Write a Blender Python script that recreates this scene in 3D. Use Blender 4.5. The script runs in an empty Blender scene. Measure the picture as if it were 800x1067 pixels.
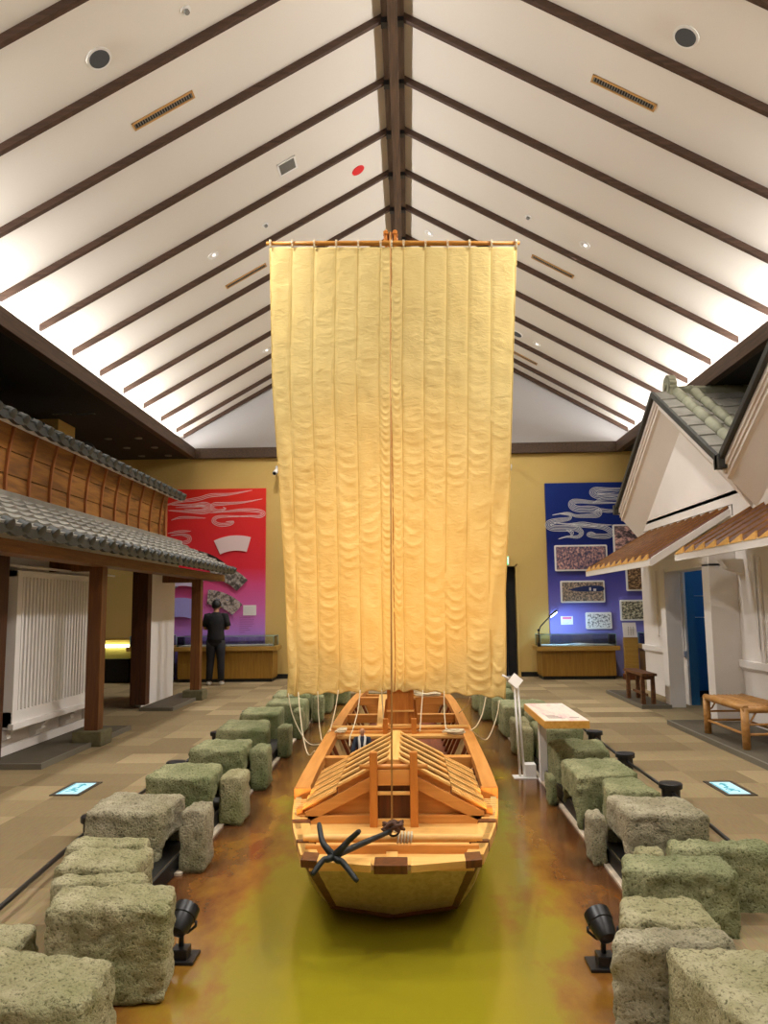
import bpy, bmesh, math, random
from mathutils import Vector, Matrix, noise
random.seed(7)
SC = bpy.context.scene
COL = SC.collection
PI = math.pi

# ------------------------------------------------------------------ helpers
def lin(c):
    c = c / 255.0
    return c / 12.92 if c <= 0.04045 else ((c + 0.055) / 1.055) ** 2.4
def rgb(r, g, b):
    return (lin(r), lin(g), lin(b), 1.0)

class MB:
    """collects vertices and faces of ONE mesh, in world coordinates"""
    def __init__(s):
        s.v = []; s.f = []; s.sm = []; s.mi = []
        s.cur = 0
    def add(s, vs, fs, smooth=False):
        b = len(s.v)
        s.v += [tuple(p) for p in vs]
        for f in fs:
            s.f.append(tuple(b + i for i in f)); s.sm.append(smooth); s.mi.append(s.cur)
        return s
    def box(s, x0, x1, y0, y1, z0, z1):
        return s.hexa([(x0,y0,z0),(x1,y0,z0),(x1,y1,z0),(x0,y1,z0),(x0,y0,z1),(x1,y0,z1),(x1,y1,z1),(x0,y1,z1)])
    def hexa(s, p):
        return s.add(p, [(3,2,1,0),(4,5,6,7),(0,1,5,4),(1,2,6,5),(2,3,7,6),(3,0,4,7)])
    def bar(s, p, q, w, h, up=(0,0,1)):
        """bar from p to q, width w (sideways), height h (along up)"""
        p = Vector(p); q = Vector(q); d = (q-p).normalized(); u = Vector(up)
        a = d.cross(u).normalized(); u = a.cross(d).normalized()
        a *= w/2; u *= h/2
        return s.hexa([p-a-u, p+a-u, q+a-u, q-a-u, p-a+u, p+a+u, q+a+u, q-a+u])
    def prism(s, poly, axis, a, b):
        """poly: 2-D points; axis 0/1/2: the direction it is extruded from a to b"""
        def P(u, v, t):
            return [(t,u,v),(u,t,v),(u,v,t)][axis]
        n = len(poly)
        vs = [P(u,v,a) for u,v in poly] + [P(u,v,b) for u,v in poly]
        fs = [tuple(range(n)), tuple(range(2*n-1, n-1, -1))]
        for i in range(n):
            j = (i+1) % n
            fs.append((j, i, n+i, n+j))
        return s.add(vs, fs)
    def tube(s, pts, r, n=8, cap=True):
        pts = [Vector(p) for p in pts]
        m = len(pts)
        rs = r if isinstance(r, (list, tuple)) else [r]*m
        up = None; vs = []
        for i, p in enumerate(pts):
            t = (pts[min(i+1, m-1)] - pts[max(i-1, 0)])
            t = t.normalized() if t.length > 1e-9 else Vector((0,0,1))
            if up is None:
                up = Vector((0,0,1)) if abs(t.z) < .9 else Vector((1,0,0))
            a = t.cross(up).normalized(); up = a.cross(t).normalized()
            for k in range(n):
                c = 2*PI*k/n
                vs.append(p + (a*math.cos(c) + up*math.sin(c))*rs[i])
        fs = []
        for i in range(m-1):
            for k in range(n):
                l = (k+1) % n
                fs.append((i*n+k, i*n+l, (i+1)*n+l, (i+1)*n+k))
        s.add(vs, fs, True)
        if cap:
            b = len(s.v) - m*n
            s.f.append(tuple(b+k for k in range(n-1,-1,-1))); s.sm.append(False); s.mi.append(s.cur)
            s.f.append(tuple(b+(m-1)*n+k for k in range(n))); s.sm.append(False); s.mi.append(s.cur)
        return s
    def lathe(s, prof, c=(0,0,0), n=20, M=None):
        vs = []
        for r, z in prof:
            for k in range(n):
                a = 2*PI*k/n
                p = Vector((r*math.cos(a), r*math.sin(a), z))
                if M is not None: p = M @ p
                vs.append(p + Vector(c))
        fs = []
        m = len(prof)
        for i in range(m-1):
            for k in range(n):
                l = (k+1) % n
                fs.append((i*n+k, i*n+l, (i+1)*n+l, (i+1)*n+k))
        fs.append(tuple(range(n-1,-1,-1))); fs.append(tuple((m-1)*n+k for k in range(n)))
        return s.add(vs, fs, True)
    def grid(s, fn, nu, nv, smooth=True):
        vs = [fn(i/nu, j/nv) for j in range(nv+1) for i in range(nu+1)]
        w = nu+1
        fs = [(j*w+i, j*w+i+1, (j+1)*w+i+1, (j+1)*w+i) for j in range(nv) for i in range(nu)]
        return s.add(vs, fs, smooth)
    def slab(s, fn, fn2, nu, nv, smooth=True):
        """closed solid between two grids"""
        w = nu+1; N = w*(nv+1)
        vs = [fn(i/nu, j/nv) for j in range(nv+1) for i in range(nu+1)] + [fn2(i/nu, j/nv) for j in range(nv+1) for i in range(nu+1)]
        top = [(j*w+i, j*w+i+1, (j+1)*w+i+1, (j+1)*w+i) for j in range(nv) for i in range(nu)]
        bot = [tuple(N+k for k in reversed(f)) for f in top]
        rim = [j for j in range(w)] + [j*w+nu for j in range(1, nv+1)] + [nv*w+i for i in range(nu-1,-1,-1)] + [j*w for j in range(nv-1,0,-1)]
        side = []
        for a, b in zip(rim, rim[1:]+rim[:1]):
            side.append((b, a, N+a, N+b))
        s.add(vs, top, smooth)
        b = len(s.v) - 2*N
        for f in bot: s.f.append(tuple(b+i for i in f)); s.sm.append(smooth); s.mi.append(s.cur)
        for f in side: s.f.append(tuple(b+i for i in f)); s.sm.append(False); s.mi.append(s.cur)
        return s

def wloc(o):
    p = Vector((0,0,0))
    while o is not None:
        p = p + o.location; o = o.parent
    return p

def obj(name, mb, m, parent=None, bevel=0, angle=None, origin=None):
    off = wloc(parent) if parent is not None else Vector(origin or (0,0,0))
    me = bpy.data.meshes.new(name)
    me.from_pydata([(x-off.x, y-off.y, z-off.z) for x,y,z in mb.v], [], mb.f)
    ms = m if isinstance(m, (list, tuple)) else [m]
    for k in ms: me.materials.append(k)
    me.polygons.foreach_set('use_smooth', mb.sm)
    me.polygons.foreach_set('material_index', mb.mi)
    bm = bmesh.new(); bm.from_mesh(me)
    bmesh.ops.recalc_face_normals(bm, faces=bm.faces)
    bm.to_mesh(me); bm.free()
    if any(mb.sm) and angle: me.set_sharp_from_angle(angle=math.radians(angle))
    me.update()
    o = bpy.data.objects.new(name, me); COL.objects.link(o)
    if parent is not None: o.parent = parent
    elif origin is not None: o.location = origin
    if bevel:
        b = o.modifiers.new('bevel', 'BEVEL'); b.width = bevel; b.segments = 2; b.limit_method = 'ANGLE'; b.angle_limit = math.radians(40)
    return o

def tag(o, label, cat, group=None):
    o['label'] = label; o['category'] = cat
    if group: o['group'] = group
    return o
def thing(name, label, cat, loc=(0,0,0), group=None):
    o = bpy.data.objects.new(name, None); COL.objects.link(o)
    o.location = loc; o.empty_display_size = .1
    return tag(o, label, cat, group)
def single(name, mb, m, label, cat, loc, group=None, **k):
    return tag(obj(name, mb, m, origin=loc, **k), label, cat, group)
def struct(name, mb, m, parent=None, **k):
    o = obj(name, mb, m, parent, **k)
    if parent is None: o['kind'] = 'structure'
    return o

# ------------------------------------------------------------------ materials
def new_mat(name):
    m = bpy.data.materials.new(name); m.use_nodes = True
    nt = m.node_tree; b = nt.nodes['Principled BSDF']
    return m, nt, b
def N(nt, t, **k):
    n = nt.nodes.new(t)
    for a, v in k.items(): setattr(n, a, v)
    return n
def coords(nt, scale=(1,1,1), kind='Object', rot=(0,0,0)):
    tc = N(nt, 'ShaderNodeTexCoord'); mp = N(nt, 'ShaderNodeMapping')
    mp.inputs['Scale'].default_value = scale; mp.inputs['Rotation'].default_value = rot
    nt.links.new(tc.outputs[kind], mp.inputs['Vector'])
    return mp.outputs['Vector']
def ramp(nt, fac, stops):
    r = N(nt, 'ShaderNodeValToRGB')
    el = r.color_ramp.elements
    while len(el) < len(stops): el.new(.5)
    for e, (p, c) in zip(el, stops): e.position = p; e.color = c
    nt.links.new(fac, r.inputs['Fac'])
    return r.outputs['Color']
def bump(nt, b, h, strength=.3, dist=.01):
    n = N(nt, 'ShaderNodeBump'); n.inputs['Strength'].default_value = strength; n.inputs['Distance'].default_value = dist
    nt.links.new(h, n.inputs['Height']); nt.links.new(n.outputs['Normal'], b.inputs['Normal'])
def plain(name, c, rough=.6, metal=0, spec=.5, nz=0, nscale=8, bmp=0, bscale=40):
    m, nt, b = new_mat(name)
    b.inputs['Base Color'].default_value = c; b.inputs['Roughness'].default_value = rough; b.inputs['Metallic'].default_value = metal
    b.inputs['Specular IOR Level'].default_value = spec
    if nz:
        v = coords(nt); n = N(nt, 'ShaderNodeTexNoise'); n.inputs['Scale'].default_value = nscale; n.inputs['Detail'].default_value = 5
        nt.links.new(v, n.inputs['Vector'])
        d = tuple(x*(1-nz) for x in c[:3]) + (1,); l = tuple(min(1, x*(1+nz)) for x in c[:3]) + (1,)
        nt.links.new(ramp(nt, n.outputs['Fac'], [(.3, d), (.7, l)]), b.inputs['Base Color'])
    if bmp:
        v = coords(nt); n = N(nt, 'ShaderNodeTexNoise'); n.inputs['Scale'].default_value = bscale; n.inputs['Detail'].default_value = 4
        nt.links.new(v, n.inputs['Vector']); bump(nt, b, n.outputs['Fac'], bmp)
    return m
def wood(name, c1, c2, axis=1, rough=.5, scale=6, stretch=14, contrast=(.3,.7), bmp=.08, spec=.4):
    m, nt, b = new_mat(name)
    sc = [scale*stretch*.35]*3; sc[axis] = scale*.35
    v = coords(nt, tuple(sc))
    n = N(nt, 'ShaderNodeTexNoise'); n.inputs['Scale'].default_value = 1; n.inputs['Detail'].default_value = 6; n.inputs['Distortion'].default_value = .6
    nt.links.new(v, n.inputs['Vector'])
    nt.links.new(ramp(nt, n.outputs['Fac'], [(contrast[0], c2), (contrast[1], c1)]), b.inputs['Base Color'])
    b.inputs['Roughness'].default_value = rough; b.inputs['Specular IOR Level'].default_value = spec
    if bmp: bump(nt, b, n.outputs['Fac'], bmp)
    return m
def emit(name, c, s):
    m, nt, b = new_mat(name)
    b.inputs['Base Color'].default_value = (0,0,0,1); b.inputs['Emission Color'].default_value = c; b.inputs['Emission Strength'].default_value = s
    return m
def math_node(nt, op, a, b=None, val=None):
    n = N(nt, 'ShaderNodeMath', operation=op)
    nt.links.new(a, n.inputs[0])
    if b is not None: nt.links.new(b, n.inputs[1])
    if val is not None: n.inputs[1].default_value = val
    return n.outputs[0]

def carpet_mat():
    m, nt, b = new_mat('carpet_tiles')
    v = coords(nt, (2,2,2))
    fl = N(nt, 'ShaderNodeVectorMath', operation='FLOOR'); nt.links.new(v, fl.inputs[0])
    wn = N(nt, 'ShaderNodeTexWhiteNoise', noise_dimensions='2D'); nt.links.new(fl.outputs[0], wn.inputs['Vector'])
    col = ramp(nt, wn.outputs['Value'], [(0, rgb(126,109,80)), (.45, rgb(142,125,94)), (.7, rgb(148,131,98)), (1, rgb(166,147,112))])
    nz = N(nt, 'ShaderNodeTexNoise'); nz.inputs['Scale'].default_value = 90; nz.inputs['Detail'].default_value = 3
    nt.links.new(coords(nt, (1,.12,1)), nz.inputs['Vector'])
    mix = N(nt, 'ShaderNodeMix', data_type='RGBA', blend_type='OVERLAY'); mix.inputs['Factor'].default_value = .25
    nt.links.new(col, mix.inputs['A']); nt.links.new(nz.outputs['Color'], mix.inputs['B'])
    nt.links.new(mix.outputs['Result'], b.inputs['Base Color'])
    b.inputs['Roughness'].default_value = .95; b.inputs['Specular IOR Level'].default_value = .15
    bump(nt, b, nz.outputs['Fac'], .25, .004)
    return m
def water_mat():
    m, nt, b = new_mat('painted_canal_surface')
    v = coords(nt, (1,1,1))
    sep = N(nt, 'ShaderNodeSeparateXYZ'); nt.links.new(v, sep.inputs[0])
    nz = N(nt, 'ShaderNodeTexNoise'); nz.inputs['Scale'].default_value = 1.5; nz.inputs['Detail'].default_value = 7; nz.inputs['Roughness'].default_value = .62
    nt.links.new(coords(nt, (1.6,.8,1)), nz.inputs['Vector'])
    # distance from the middle of the canal, broken up by noise: rust brown washes along the banks
    ax = math_node(nt, 'ABSOLUTE', math_node(nt, 'ADD', sep.outputs['X'], val=.12))
    q = math_node(nt, 'MULTIPLY', nz.outputs['Fac'], val=1.5)
    f = math_node(nt, 'ADD', ax, q)
    f = math_node(nt, 'MULTIPLY', f, val=.5)
    col = ramp(nt, f, [(.54, rgb(140,130,28)), (.72, rgb(142,126,32)), (.82, rgb(140,100,36)), (.93, rgb(112,70,32)), (1.0, rgb(82,50,28))])
    nt.links.new(col, b.inputs['Base Color'])
    b.inputs['Roughness'].default_value = .16; b.inputs['Specular IOR Level'].default_value = .5
    n2 = N(nt, 'ShaderNodeTexNoise'); n2.inputs['Scale'].default_value = 3; n2.inputs['Detail'].default_value = 3
    nt.links.new(v, n2.inputs['Vector']); bump(nt, b, n2.outputs['Fac'], .12, .02)
    return m
def stone_mat(name, c1, c2, c3):
    m, nt, b = new_mat(name)
    v = coords(nt)
    n1 = N(nt, 'ShaderNodeTexNoise'); n1.inputs['Scale'].default_value = 5; n1.inputs['Detail'].default_value = 8; n1.inputs['Roughness'].default_value = .65
    n2 = N(nt, 'ShaderNodeTexNoise'); n2.inputs['Scale'].default_value = 70; n2.inputs['Detail'].default_value = 5; n2.inputs['Roughness'].default_value = .62; n2.inputs['Distortion'].default_value = .3
    n3 = N(nt, 'ShaderNodeTexNoise'); n3.inputs['Scale'].default_value = 1.7; n3.inputs['Detail'].default_value = 3
    for n in (n1, n2, n3): nt.links.new(v, n.inputs['Vector'])
    base = ramp(nt, n1.outputs['Fac'], [(.35, c2), (.62, c1)])
    mos = ramp(nt, n3.outputs['Fac'], [(.45, (0,0,0,1)), (.7, (1,1,1,1))])
    mx = N(nt, 'ShaderNodeMix', data_type='RGBA'); nt.links.new(mos, mx.inputs['Factor']); nt.links.new(base, mx.inputs['A']); mx.inputs['B'].default_value = c3
    pit = ramp(nt, n2.outputs['Fac'], [(.33, (.26,.27,.22,1)), (.47, (1,1,1,1))])
    m2 = N(nt, 'ShaderNodeMix', data_type='RGBA', blend_type='MULTIPLY'); m2.inputs['Factor'].default_value = .95
    nt.links.new(mx.outputs['Result'], m2.inputs['A']); nt.links.new(pit, m2.inputs['B'])
    nt.links.new(m2.outputs['Result'], b.inputs['Base Color'])
    b.inputs['Roughness'].default_value = .95; b.inputs['Specular IOR Level'].default_value = .1
    bump(nt, b, n2.outputs['Fac'], .9, .03)
    return m
def gradient_mat(name, stops, z0, z1, xs=0, nz=.04):
    """printed panel: the artwork fades from top to bottom"""
    m, nt, b = new_mat(name)
    v = coords(nt)
    sep = N(nt, 'ShaderNodeSeparateXYZ'); nt.links.new(v, sep.inputs[0])
    n = N(nt, 'ShaderNodeTexNoise'); n.inputs['Scale'].default_value = 1.2; nt.links.new(v, n.inputs['Vector'])
    f = math_node(nt, 'ADD', math_node(nt, 'MULTIPLY', sep.outputs['Z'], val=1/(z1-z0)), math_node(nt, 'MULTIPLY', n.outputs['Fac'], val=nz))
    f = math_node(nt, 'ADD', f, math_node(nt, 'MULTIPLY', sep.outputs['X'], val=xs))
    nt.links.new(ramp(nt, f, stops), b.inputs['Base Color']); b.inputs['Roughness'].default_value = .5
    b.inputs['Specular IOR Level'].default_value = .25
    return m
def print_mat(name, stops, sx=14, sz=14, seed=0, detail=4):
    """a busy printed picture"""
    m, nt, b = new_mat(name)
    n = N(nt, 'ShaderNodeTexNoise', noise_dimensions='4D'); n.inputs['Scale'].default_value = 1; n.inputs['Detail'].default_value = detail; n.inputs['W'].default_value = seed; n.inputs['Roughness'].default_value = .7
    nt.links.new(coords(nt, (sx, 1, sz)), n.inputs['Vector'])
    nt.links.new(ramp(nt, n.outputs['Fac'], stops), b.inputs['Base Color']); b.inputs['Roughness'].default_value = .4
    return m
def glass_mat():
    m, nt, b = new_mat('clear_glass')
    out = nt.nodes['Material Output']
    tr = N(nt, 'ShaderNodeBsdfTransparent'); tr.inputs['Color'].default_value = (.93,.97,.96,1)
    gl = N(nt, 'ShaderNodeBsdfGlossy'); gl.inputs['Roughness'].default_value = .03
    fr = N(nt, 'ShaderNodeFresnel'); fr.inputs['IOR'].default_value = 1.45
    mx = N(nt, 'ShaderNodeMixShader'); nt.links.new(fr.outputs[0], mx.inputs[0]); nt.links.new(tr.outputs[0], mx.inputs[1]); nt.links.new(gl.outputs[0], mx.inputs[2])
    nt.links.new(mx.outputs[0], out.inputs['Surface'])
    return m
def sail_mat():
    m, nt, b = new_mat('sail_canvas')
    n = N(nt, 'ShaderNodeTexNoise'); n.inputs['Scale'].default_value = 2; n.inputs['Detail'].default_value = 6
    nt.links.new(coords(nt, (1,1,.5)), n.inputs['Vector'])
    nt.links.new(ramp(nt, n.outputs['Fac'], [(.3, rgb(225,199,130)), (.7, rgb(234,211,144))]), b.inputs['Base Color'])
    b.inputs['Roughness'].default_value = .85; b.inputs['Specular IOR Level'].default_value = .15
    w = N(nt, 'ShaderNodeTexNoise'); w.inputs['Scale'].default_value = 9; w.inputs['Detail'].default_value = 5; w.inputs['Distortion'].default_value = 1.2
    nt.links.new(coords(nt, (1,1,2.2)), w.inputs['Vector'])
    bump(nt, b, w.outputs['Fac'], .22, .03)
    return m

M = {}
M['carpet'] = carpet_mat()
M['water'] = water_mat()
M['ceiling'] = plain('white_plaster_ceiling', rgb(228,221,210), .9, nz=.02, nscale=.6)
M['gable'] = plain('grey_gable_paint', rgb(196,193,192), .9)
M['dark_beam'] = wood('dark_brown_timber', rgb(92,70,52), rgb(62,46,34), axis=1, rough=.55)
M['rafter'] = wood('dark_brown_rafter_timber', rgb(88,64,50), rgb(62,44,34), axis=0, rough=.55)
M['soffit'] = plain('black_soffit_paint', rgb(40,36,33), .8)
M['tan_wall'] = plain('tan_wall_paint', rgb(206,176,104), .85, nz=.03, nscale=1)
M['dark_wall'] = plain('dark_wall_paint', rgb(60,56,52), .9)
M['black'] = plain('black_paint', rgb(18,18,19), .5)
M['black_metal'] = plain('black_powder_coated_metal', rgb(24,24,26), .38)
M['void'] = plain('dark_doorway', rgb(10,10,12), .8)
M['plaster'] = plain('white_wall_plaster', rgb(228,222,216), .88, nz=.02, nscale=2, bmp=.04, bscale=30)
M['white_wood'] = plain('white_painted_wood', rgb(232,228,224), .6, nz=.015, nscale=4)
M['white'] = plain('white_enamel', rgb(235,233,228), .45)
M['post'] = wood('reddish_brown_post_timber', rgb(122,76,36), rgb(88,52,24), axis=2, rough=.5)
M['post_dark'] = wood('dark_red_brown_post_timber', rgb(86,50,28), rgb(60,34,20), axis=2, rough=.5)
M['eave_beam'] = wood('brown_eave_timber', rgb(134,88,38), rgb(104,64,26), axis=1, rough=.5)
M['plank'] = wood('weathered_cedar_planks', rgb(160,108,46), rgb(106,66,24), axis=1, rough=.6, scale=5, stretch=9, contrast=(.32,.66))
M['batten'] = wood('reddish_cedar_batten', rgb(168,104,58), rgb(132,76,40), axis=2, rough=.5)
M['tile'] = plain('grey_roof_tile', rgb(134,131,122), .6, nz=.22, nscale=5, bmp=.05)
M['tile_dark'] = plain('charcoal_roof_tile', rgb(44,46,43), .5, nz=.2, nscale=5)
M['tile_olive'] = plain('olive_grey_roof_tile', rgb(140,140,118), .6, nz=.15, nscale=6)
M['base_stone'] = plain('green_grey_plinth_stone', rgb(104,98,70), .9, nz=.2, nscale=14, bmp=.2)
M['platform'] = plain('dark_brown_step_board', rgb(84,76,60), .75, nz=.1, nscale=6)
M['platform_edge'] = plain('grey_step_edging', rgb(112,106,92), .6)
M['brown_roof'] = wood('golden_brown_roof_board', rgb(160,114,46), rgb(126,86,32), axis=0, rough=.5)
M['stone1'] = stone_mat('buff_mossy_stone', rgb(204,196,160), rgb(164,158,120), rgb(138,142,92))
M['stone2'] = stone_mat('green_mossy_stone', rgb(184,182,142), rgb(140,144,106), rgb(112,124,82))
M['stone3'] = stone_mat('grey_buff_stone', rgb(202,194,166), rgb(158,150,126), rgb(138,136,100))
M['hull_pale'] = wood('pale_hull_plank', rgb(196,172,116), rgb(168,142,88), axis=1, rough=.5)
M['boat'] = wood('orange_cedar', rgb(214,150,78), rgb(192,124,54), axis=1, rough=.42, spec=.45)
M['boat_x'] = wood('orange_cedar_crosswise', rgb(216,152,78), rgb(194,126,56), axis=0, rough=.42, spec=.45)
M['boat_z'] = wood('orange_cedar_upright', rgb(204,130,54), rgb(182,106,38), axis=2, rough=.42, spec=.45)
M['boat_light'] = wood('light_cypress', rgb(234,188,112), rgb(216,162,86), axis=0, rough=.45)
M['boat_light_y'] = wood('light_cypress_lengthwise', rgb(232,184,108), rgb(214,158,82), axis=1, rough=.45)
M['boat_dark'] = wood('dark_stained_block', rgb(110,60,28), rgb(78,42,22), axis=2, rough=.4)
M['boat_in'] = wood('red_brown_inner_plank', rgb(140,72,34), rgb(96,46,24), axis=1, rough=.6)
M['mast'] = wood('mast_timber', rgb(206,132,56), rgb(180,104,40), axis=2, rough=.42)
M['sail'] = sail_mat()
M['seam'] = plain('sail_seam_tape', rgb(214,186,112), .9)
M['rope'] = plain('pale_hemp_rope', rgb(214,200,168), .9, nz=.12, nscale=120)
M['rope_brown'] = plain('brown_stay_rope', rgb(176,128,66), .9, nz=.12, nscale=120)
M['rope_dark'] = plain('dark_tarred_rope', rgb(84,58,44), .9, nz=.2, nscale=90)
M['iron'] = plain('dark_wrought_iron', rgb(44,46,46), .5, metal=.5, nz=.2, nscale=30)
M['bamboo'] = wood('golden_bamboo', rgb(196,146,84), rgb(160,112,58), axis=1, rough=.4, scale=4)
M['bench_wood'] = wood('old_brown_bench_timber', rgb(122,80,48), rgb(80,50,30), axis=1, rough=.55)
M['case_wood'] = wood('golden_oak_veneer', rgb(156,116,44), rgb(134,96,32), axis=2, rough=.45)
M['case_top'] = wood('light_oak_edge', rgb(176,140,68), rgb(158,120,52), axis=0, rough=.45)
M['glass'] = glass_mat()
M['paper'] = plain('white_printed_card', rgb(232,228,226), .6)
M['panel_wood'] = wood('light_pine_board', rgb(222,170,84), rgb(200,146,62), axis=1, rough=.5)
M['skin'] = plain('skin', rgb(198,150,118), .55)
M['hair'] = plain('black_hair', rgb(16,14,14), .55)
M['shirt'] = plain('black_cotton', rgb(22,22,26), .85)
M['trousers'] = plain('charcoal_trousers', rgb(28,28,34), .85)
M['shoe'] = plain('white_shoe_leather', rgb(226,224,220), .5)
M['indigo'] = plain('dark_indigo_cloth', rgb(34,42,54), .9)
M['towel'] = plain('white_cotton_towel', rgb(226,224,216), .9)
M['grey'] = plain('mid_grey_metal', rgb(130,128,122), .5)
M['dark_grille'] = plain('charcoal_speaker_cloth', rgb(74,76,78), .8)
M['red'] = plain('bright_red_sign', rgb(226,34,40), .5)
M['vent_frame'] = plain('tan_vent_frame', rgb(196,150,88), .5)
# light levels of the hall
COVE, CEIL_FILL, DOWN, FSPOT, EXPO = 70, 305, 405, 260, 0.08
FACADE_FILL = [(s*2.6, y, (-s*4.2, y+.6, 1.7), 430) for s in (-1, 1) for y in (3.2, 7.2, 11.2, 14.6)]
# ------------------------------------------------------------------ the hall
def cz(x): return 8.33 - .572*abs(x + .08)         # underside of the sloped ceiling
YB, YE = -4.0, 17.2
mb = MB().box(-9, -1.5, YB, YE, -.3, 0).box(1.26, 9, YB, YE, -.3, 0).box(-1.5, 1.26, 14.2, YE, -.3, 0)
struct('floor', mb, M['carpet'])
o = struct('canal_floor', MB().box(-1.5, 1.26, YB, 14.2, -.3, -.1), M['water'])
mb = MB()
mb.box(-1.5, -1.485, YB, 14.2, -.1, -.002).box(1.245, 1.26, YB, 14.2, -.1, -.002)
struct('trim_bank_edge', mb, M['black'])
mb = MB().box(-1.96, -1.501, 4.62, 13.6, .0005, .004).box(1.262, 1.76, 4.35, 13.2, .0005, .004)
struct('trim_bank_mat', mb, M['black'])  # black sheet stands in for the darkness under and between the stones
# ceiling: two slopes
for side, s in (('left', -1), ('right', 1)):
    xe = -5.75 if s < 0 else 5.6
    xa = -.08
    mb = MB().hexa([(xa,YB,cz(xa)),(xe,YB,cz(xe)),(xe,YE,cz(xe)),(xa,YE,cz(xa)),
                    (xa,YB,cz(xa)+.2),(xe,YB,cz(xe)+.2),(xe,YE,cz(xe)+.2),(xa,YE,cz(xa)+.2)])
    struct('ceiling_slope_'+side, mb, M['ceiling'])
    # dark flat ceiling over the side aisle, eave beam on its inner edge
    bx = -4.8 if s < 0 else 4.68
    w = -9 if s < 0 else 9
    a, b = sorted((bx + s*.02, w))
    struct('ceiling_aisle_'+side, MB().box(a, b, YB, YE, 4.94, 5.0), M['soffit'])
    a, b = sorted((bx, bx + s*.14))
    struct('trim_eave_'+side, MB().box(a, b, YB, YE, 4.925, 5.16), M['dark_beam'], bevel=.006)
    a, b = sorted((xe, xe + s*.05))
    struct('wall_cove_'+side, MB().box(a, b, YB, YE, 5.0, cz(xe)+.1), M['ceiling'])
    a, b = sorted((w, w + s*.2))
    struct('wall_'+side, MB().box(a, b, YB, YE, 0, 5), M['dark_wall'])
# ridge beam: a broad board with a deeper narrow beam under it
struct('trim_ridge', MB().box(-.215, .045, YB, YE, 8.19, 8.34).box(-.14, -.03, YB, YE, 8.10, 8.2), M['dark_beam'], bevel=.005)
ry = [8.07 + 1.055*i for i in range(-8, 9)] + [17.08]
k = 0
for y in ry:
    for s in (-1, 1):
        k += 1
        x0 = -.15 if s < 0 else -.03
        x1 = -5.06 if s < 0 else 4.94
        d = .09; h = .029
        mb = MB().hexa([(x0,y-h,cz(x0)-d),(x1,y-h,cz(x1)-d),(x1,y+h,cz(x1)-d),(x0,y+h,cz(x0)-d),
                        (x0,y-h,cz(x0)+.02),(x1,y-h,cz(x1)+.02),(x1,y+h,cz(x1)+.02),(x0,y+h,cz(x0)+.02)])
        r = struct('trim_%d' % k, mb, M['rafter'], origin=(0,y,0), bevel=.004)
        xa, xb = sorted((x0, x0 + s*.07))
        bk = MB().box(xa, xb, y-.05, y-.04, cz(x0)-.155, cz(x0)).box(xa, xb, y+.04, y+.05, cz(x0)-.155, cz(x0)).box(xa, xb, y-.05, y+.05, cz(x0)-.165, cz(x0)-.155)
        obj('rafter_bracket', bk, M['black_metal'], r)
# end wall with a doorway half hidden by the sail, grey gable above, timber tie beam
dx0, dx1, dz = 1.30, 2.36, 2.40
mb = MB().box(-9, dx0, YE, YE+.25, 0, 4.94).box(dx1, 9, YE, YE+.25, 0, 4.94).box(dx0, dx1, YE, YE+.25, dz, 4.94)
mb.box(dx0-.6, dx1+.6, YE+1.6, YE+1.7, 0, 3).box(dx1, dx1+.1, YE+.2, YE+1.7, 0, 3).box(dx0-.1, dx0, YE+.2, YE+1.7, 0, 3)
struct('wall_end', mb, M['tan_wall'])
struct('door_1', MB().box(dx0, dx1-.2, YE+.12, YE+.17, .0, dz).box(dx1-.19, dx1, YE+.14, YE+.19, 0, dz), M['void'])
mb = MB().box(dx0-.05, dx0, YE-.02, YE+.1, 0, dz+.05).box(dx1, dx1+.05, YE-.02, YE+.1, 0, dz+.05).box(dx0-.05, dx1+.05, YE-.02, YE+.1, dz, dz+.05)
struct('trim_door', mb, M['tan_wall'])
mb = MB().prism([(-5.8, 5.15), (5.65, 5.15), (5.65, 5.3), (-.08, 8.5), (-5.8, 5.3)], 1, YE+.02, YE+.25)
struct('wall_gable', mb, M['gable'])
struct('trim_tie_beam', MB().box(-4.82, 4.7, YE-.1, YE+.2, 4.925, 5.16), M['dark_beam'], bevel=.006)
mb = MB().box(-9, dx0-.06, YE-.02, YE, 0, .1).box(dx1+.06, 9, YE-.02, YE, 0, .1)
struct('baseboard_end', mb, M['black'])
struct('wall_back', MB().box(-9, 9, YB-.2, YB, 0, 8.5), M['ceiling'])

# ------------------------------------------------------------------ ceiling fittings
NZ = {s: Vector((-.572*s, 0, -1)).normalized() for s in (-1, 1)}
def cframe(x, y):
    s = -1 if x < -.08 else 1
    n = NZ[s]                                     # pointing down into the room
    t = Vector((1, 0, -.572*s)).normalized()      # down/up the slope
    u = Vector((0, 1, 0))
    return Vector((x, y, cz(x))), n, t, u
def disc(mb, c, n, r, d0, d1, seg=24):
    n = Vector(n); return mb.tube([Vector(c)+n*d0, Vector(c)+n*d1], r, seg)
def plate(mb, c, n, t, u, a0, a1, b0, b1, d0, d1):
    p = []
    for d in (d0, d1):
        for a, b in ((a0,b0),(a1,b0),(a1,b1),(a0,b1)):
            p.append(c + t*a + u*b + n*d)
    return mb.hexa(p)
for x, y, w in ((-2.86, 6.66, 'left of the ridge, near the front'), (2.65, 6.67, 'right of the ridge, near the front'), (2.27, 15.14, 'beside the sail, deep in the hall')):
    c, n, t, u = cframe(x, y)
    r = thing('ceiling_speaker', 'round grey-faced ceiling speaker on the white slope ' + w, 'speaker', c, 'round ceiling speakers')
    mb = MB(); disc(mb, c, n, .125, -.01, .012, 32); obj('rim', mb, M['white'], r)
    mb = MB(); disc(mb, c, n, .1, 0, .02, 32); obj('grille', mb, M['dark_grille'], r)
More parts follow.
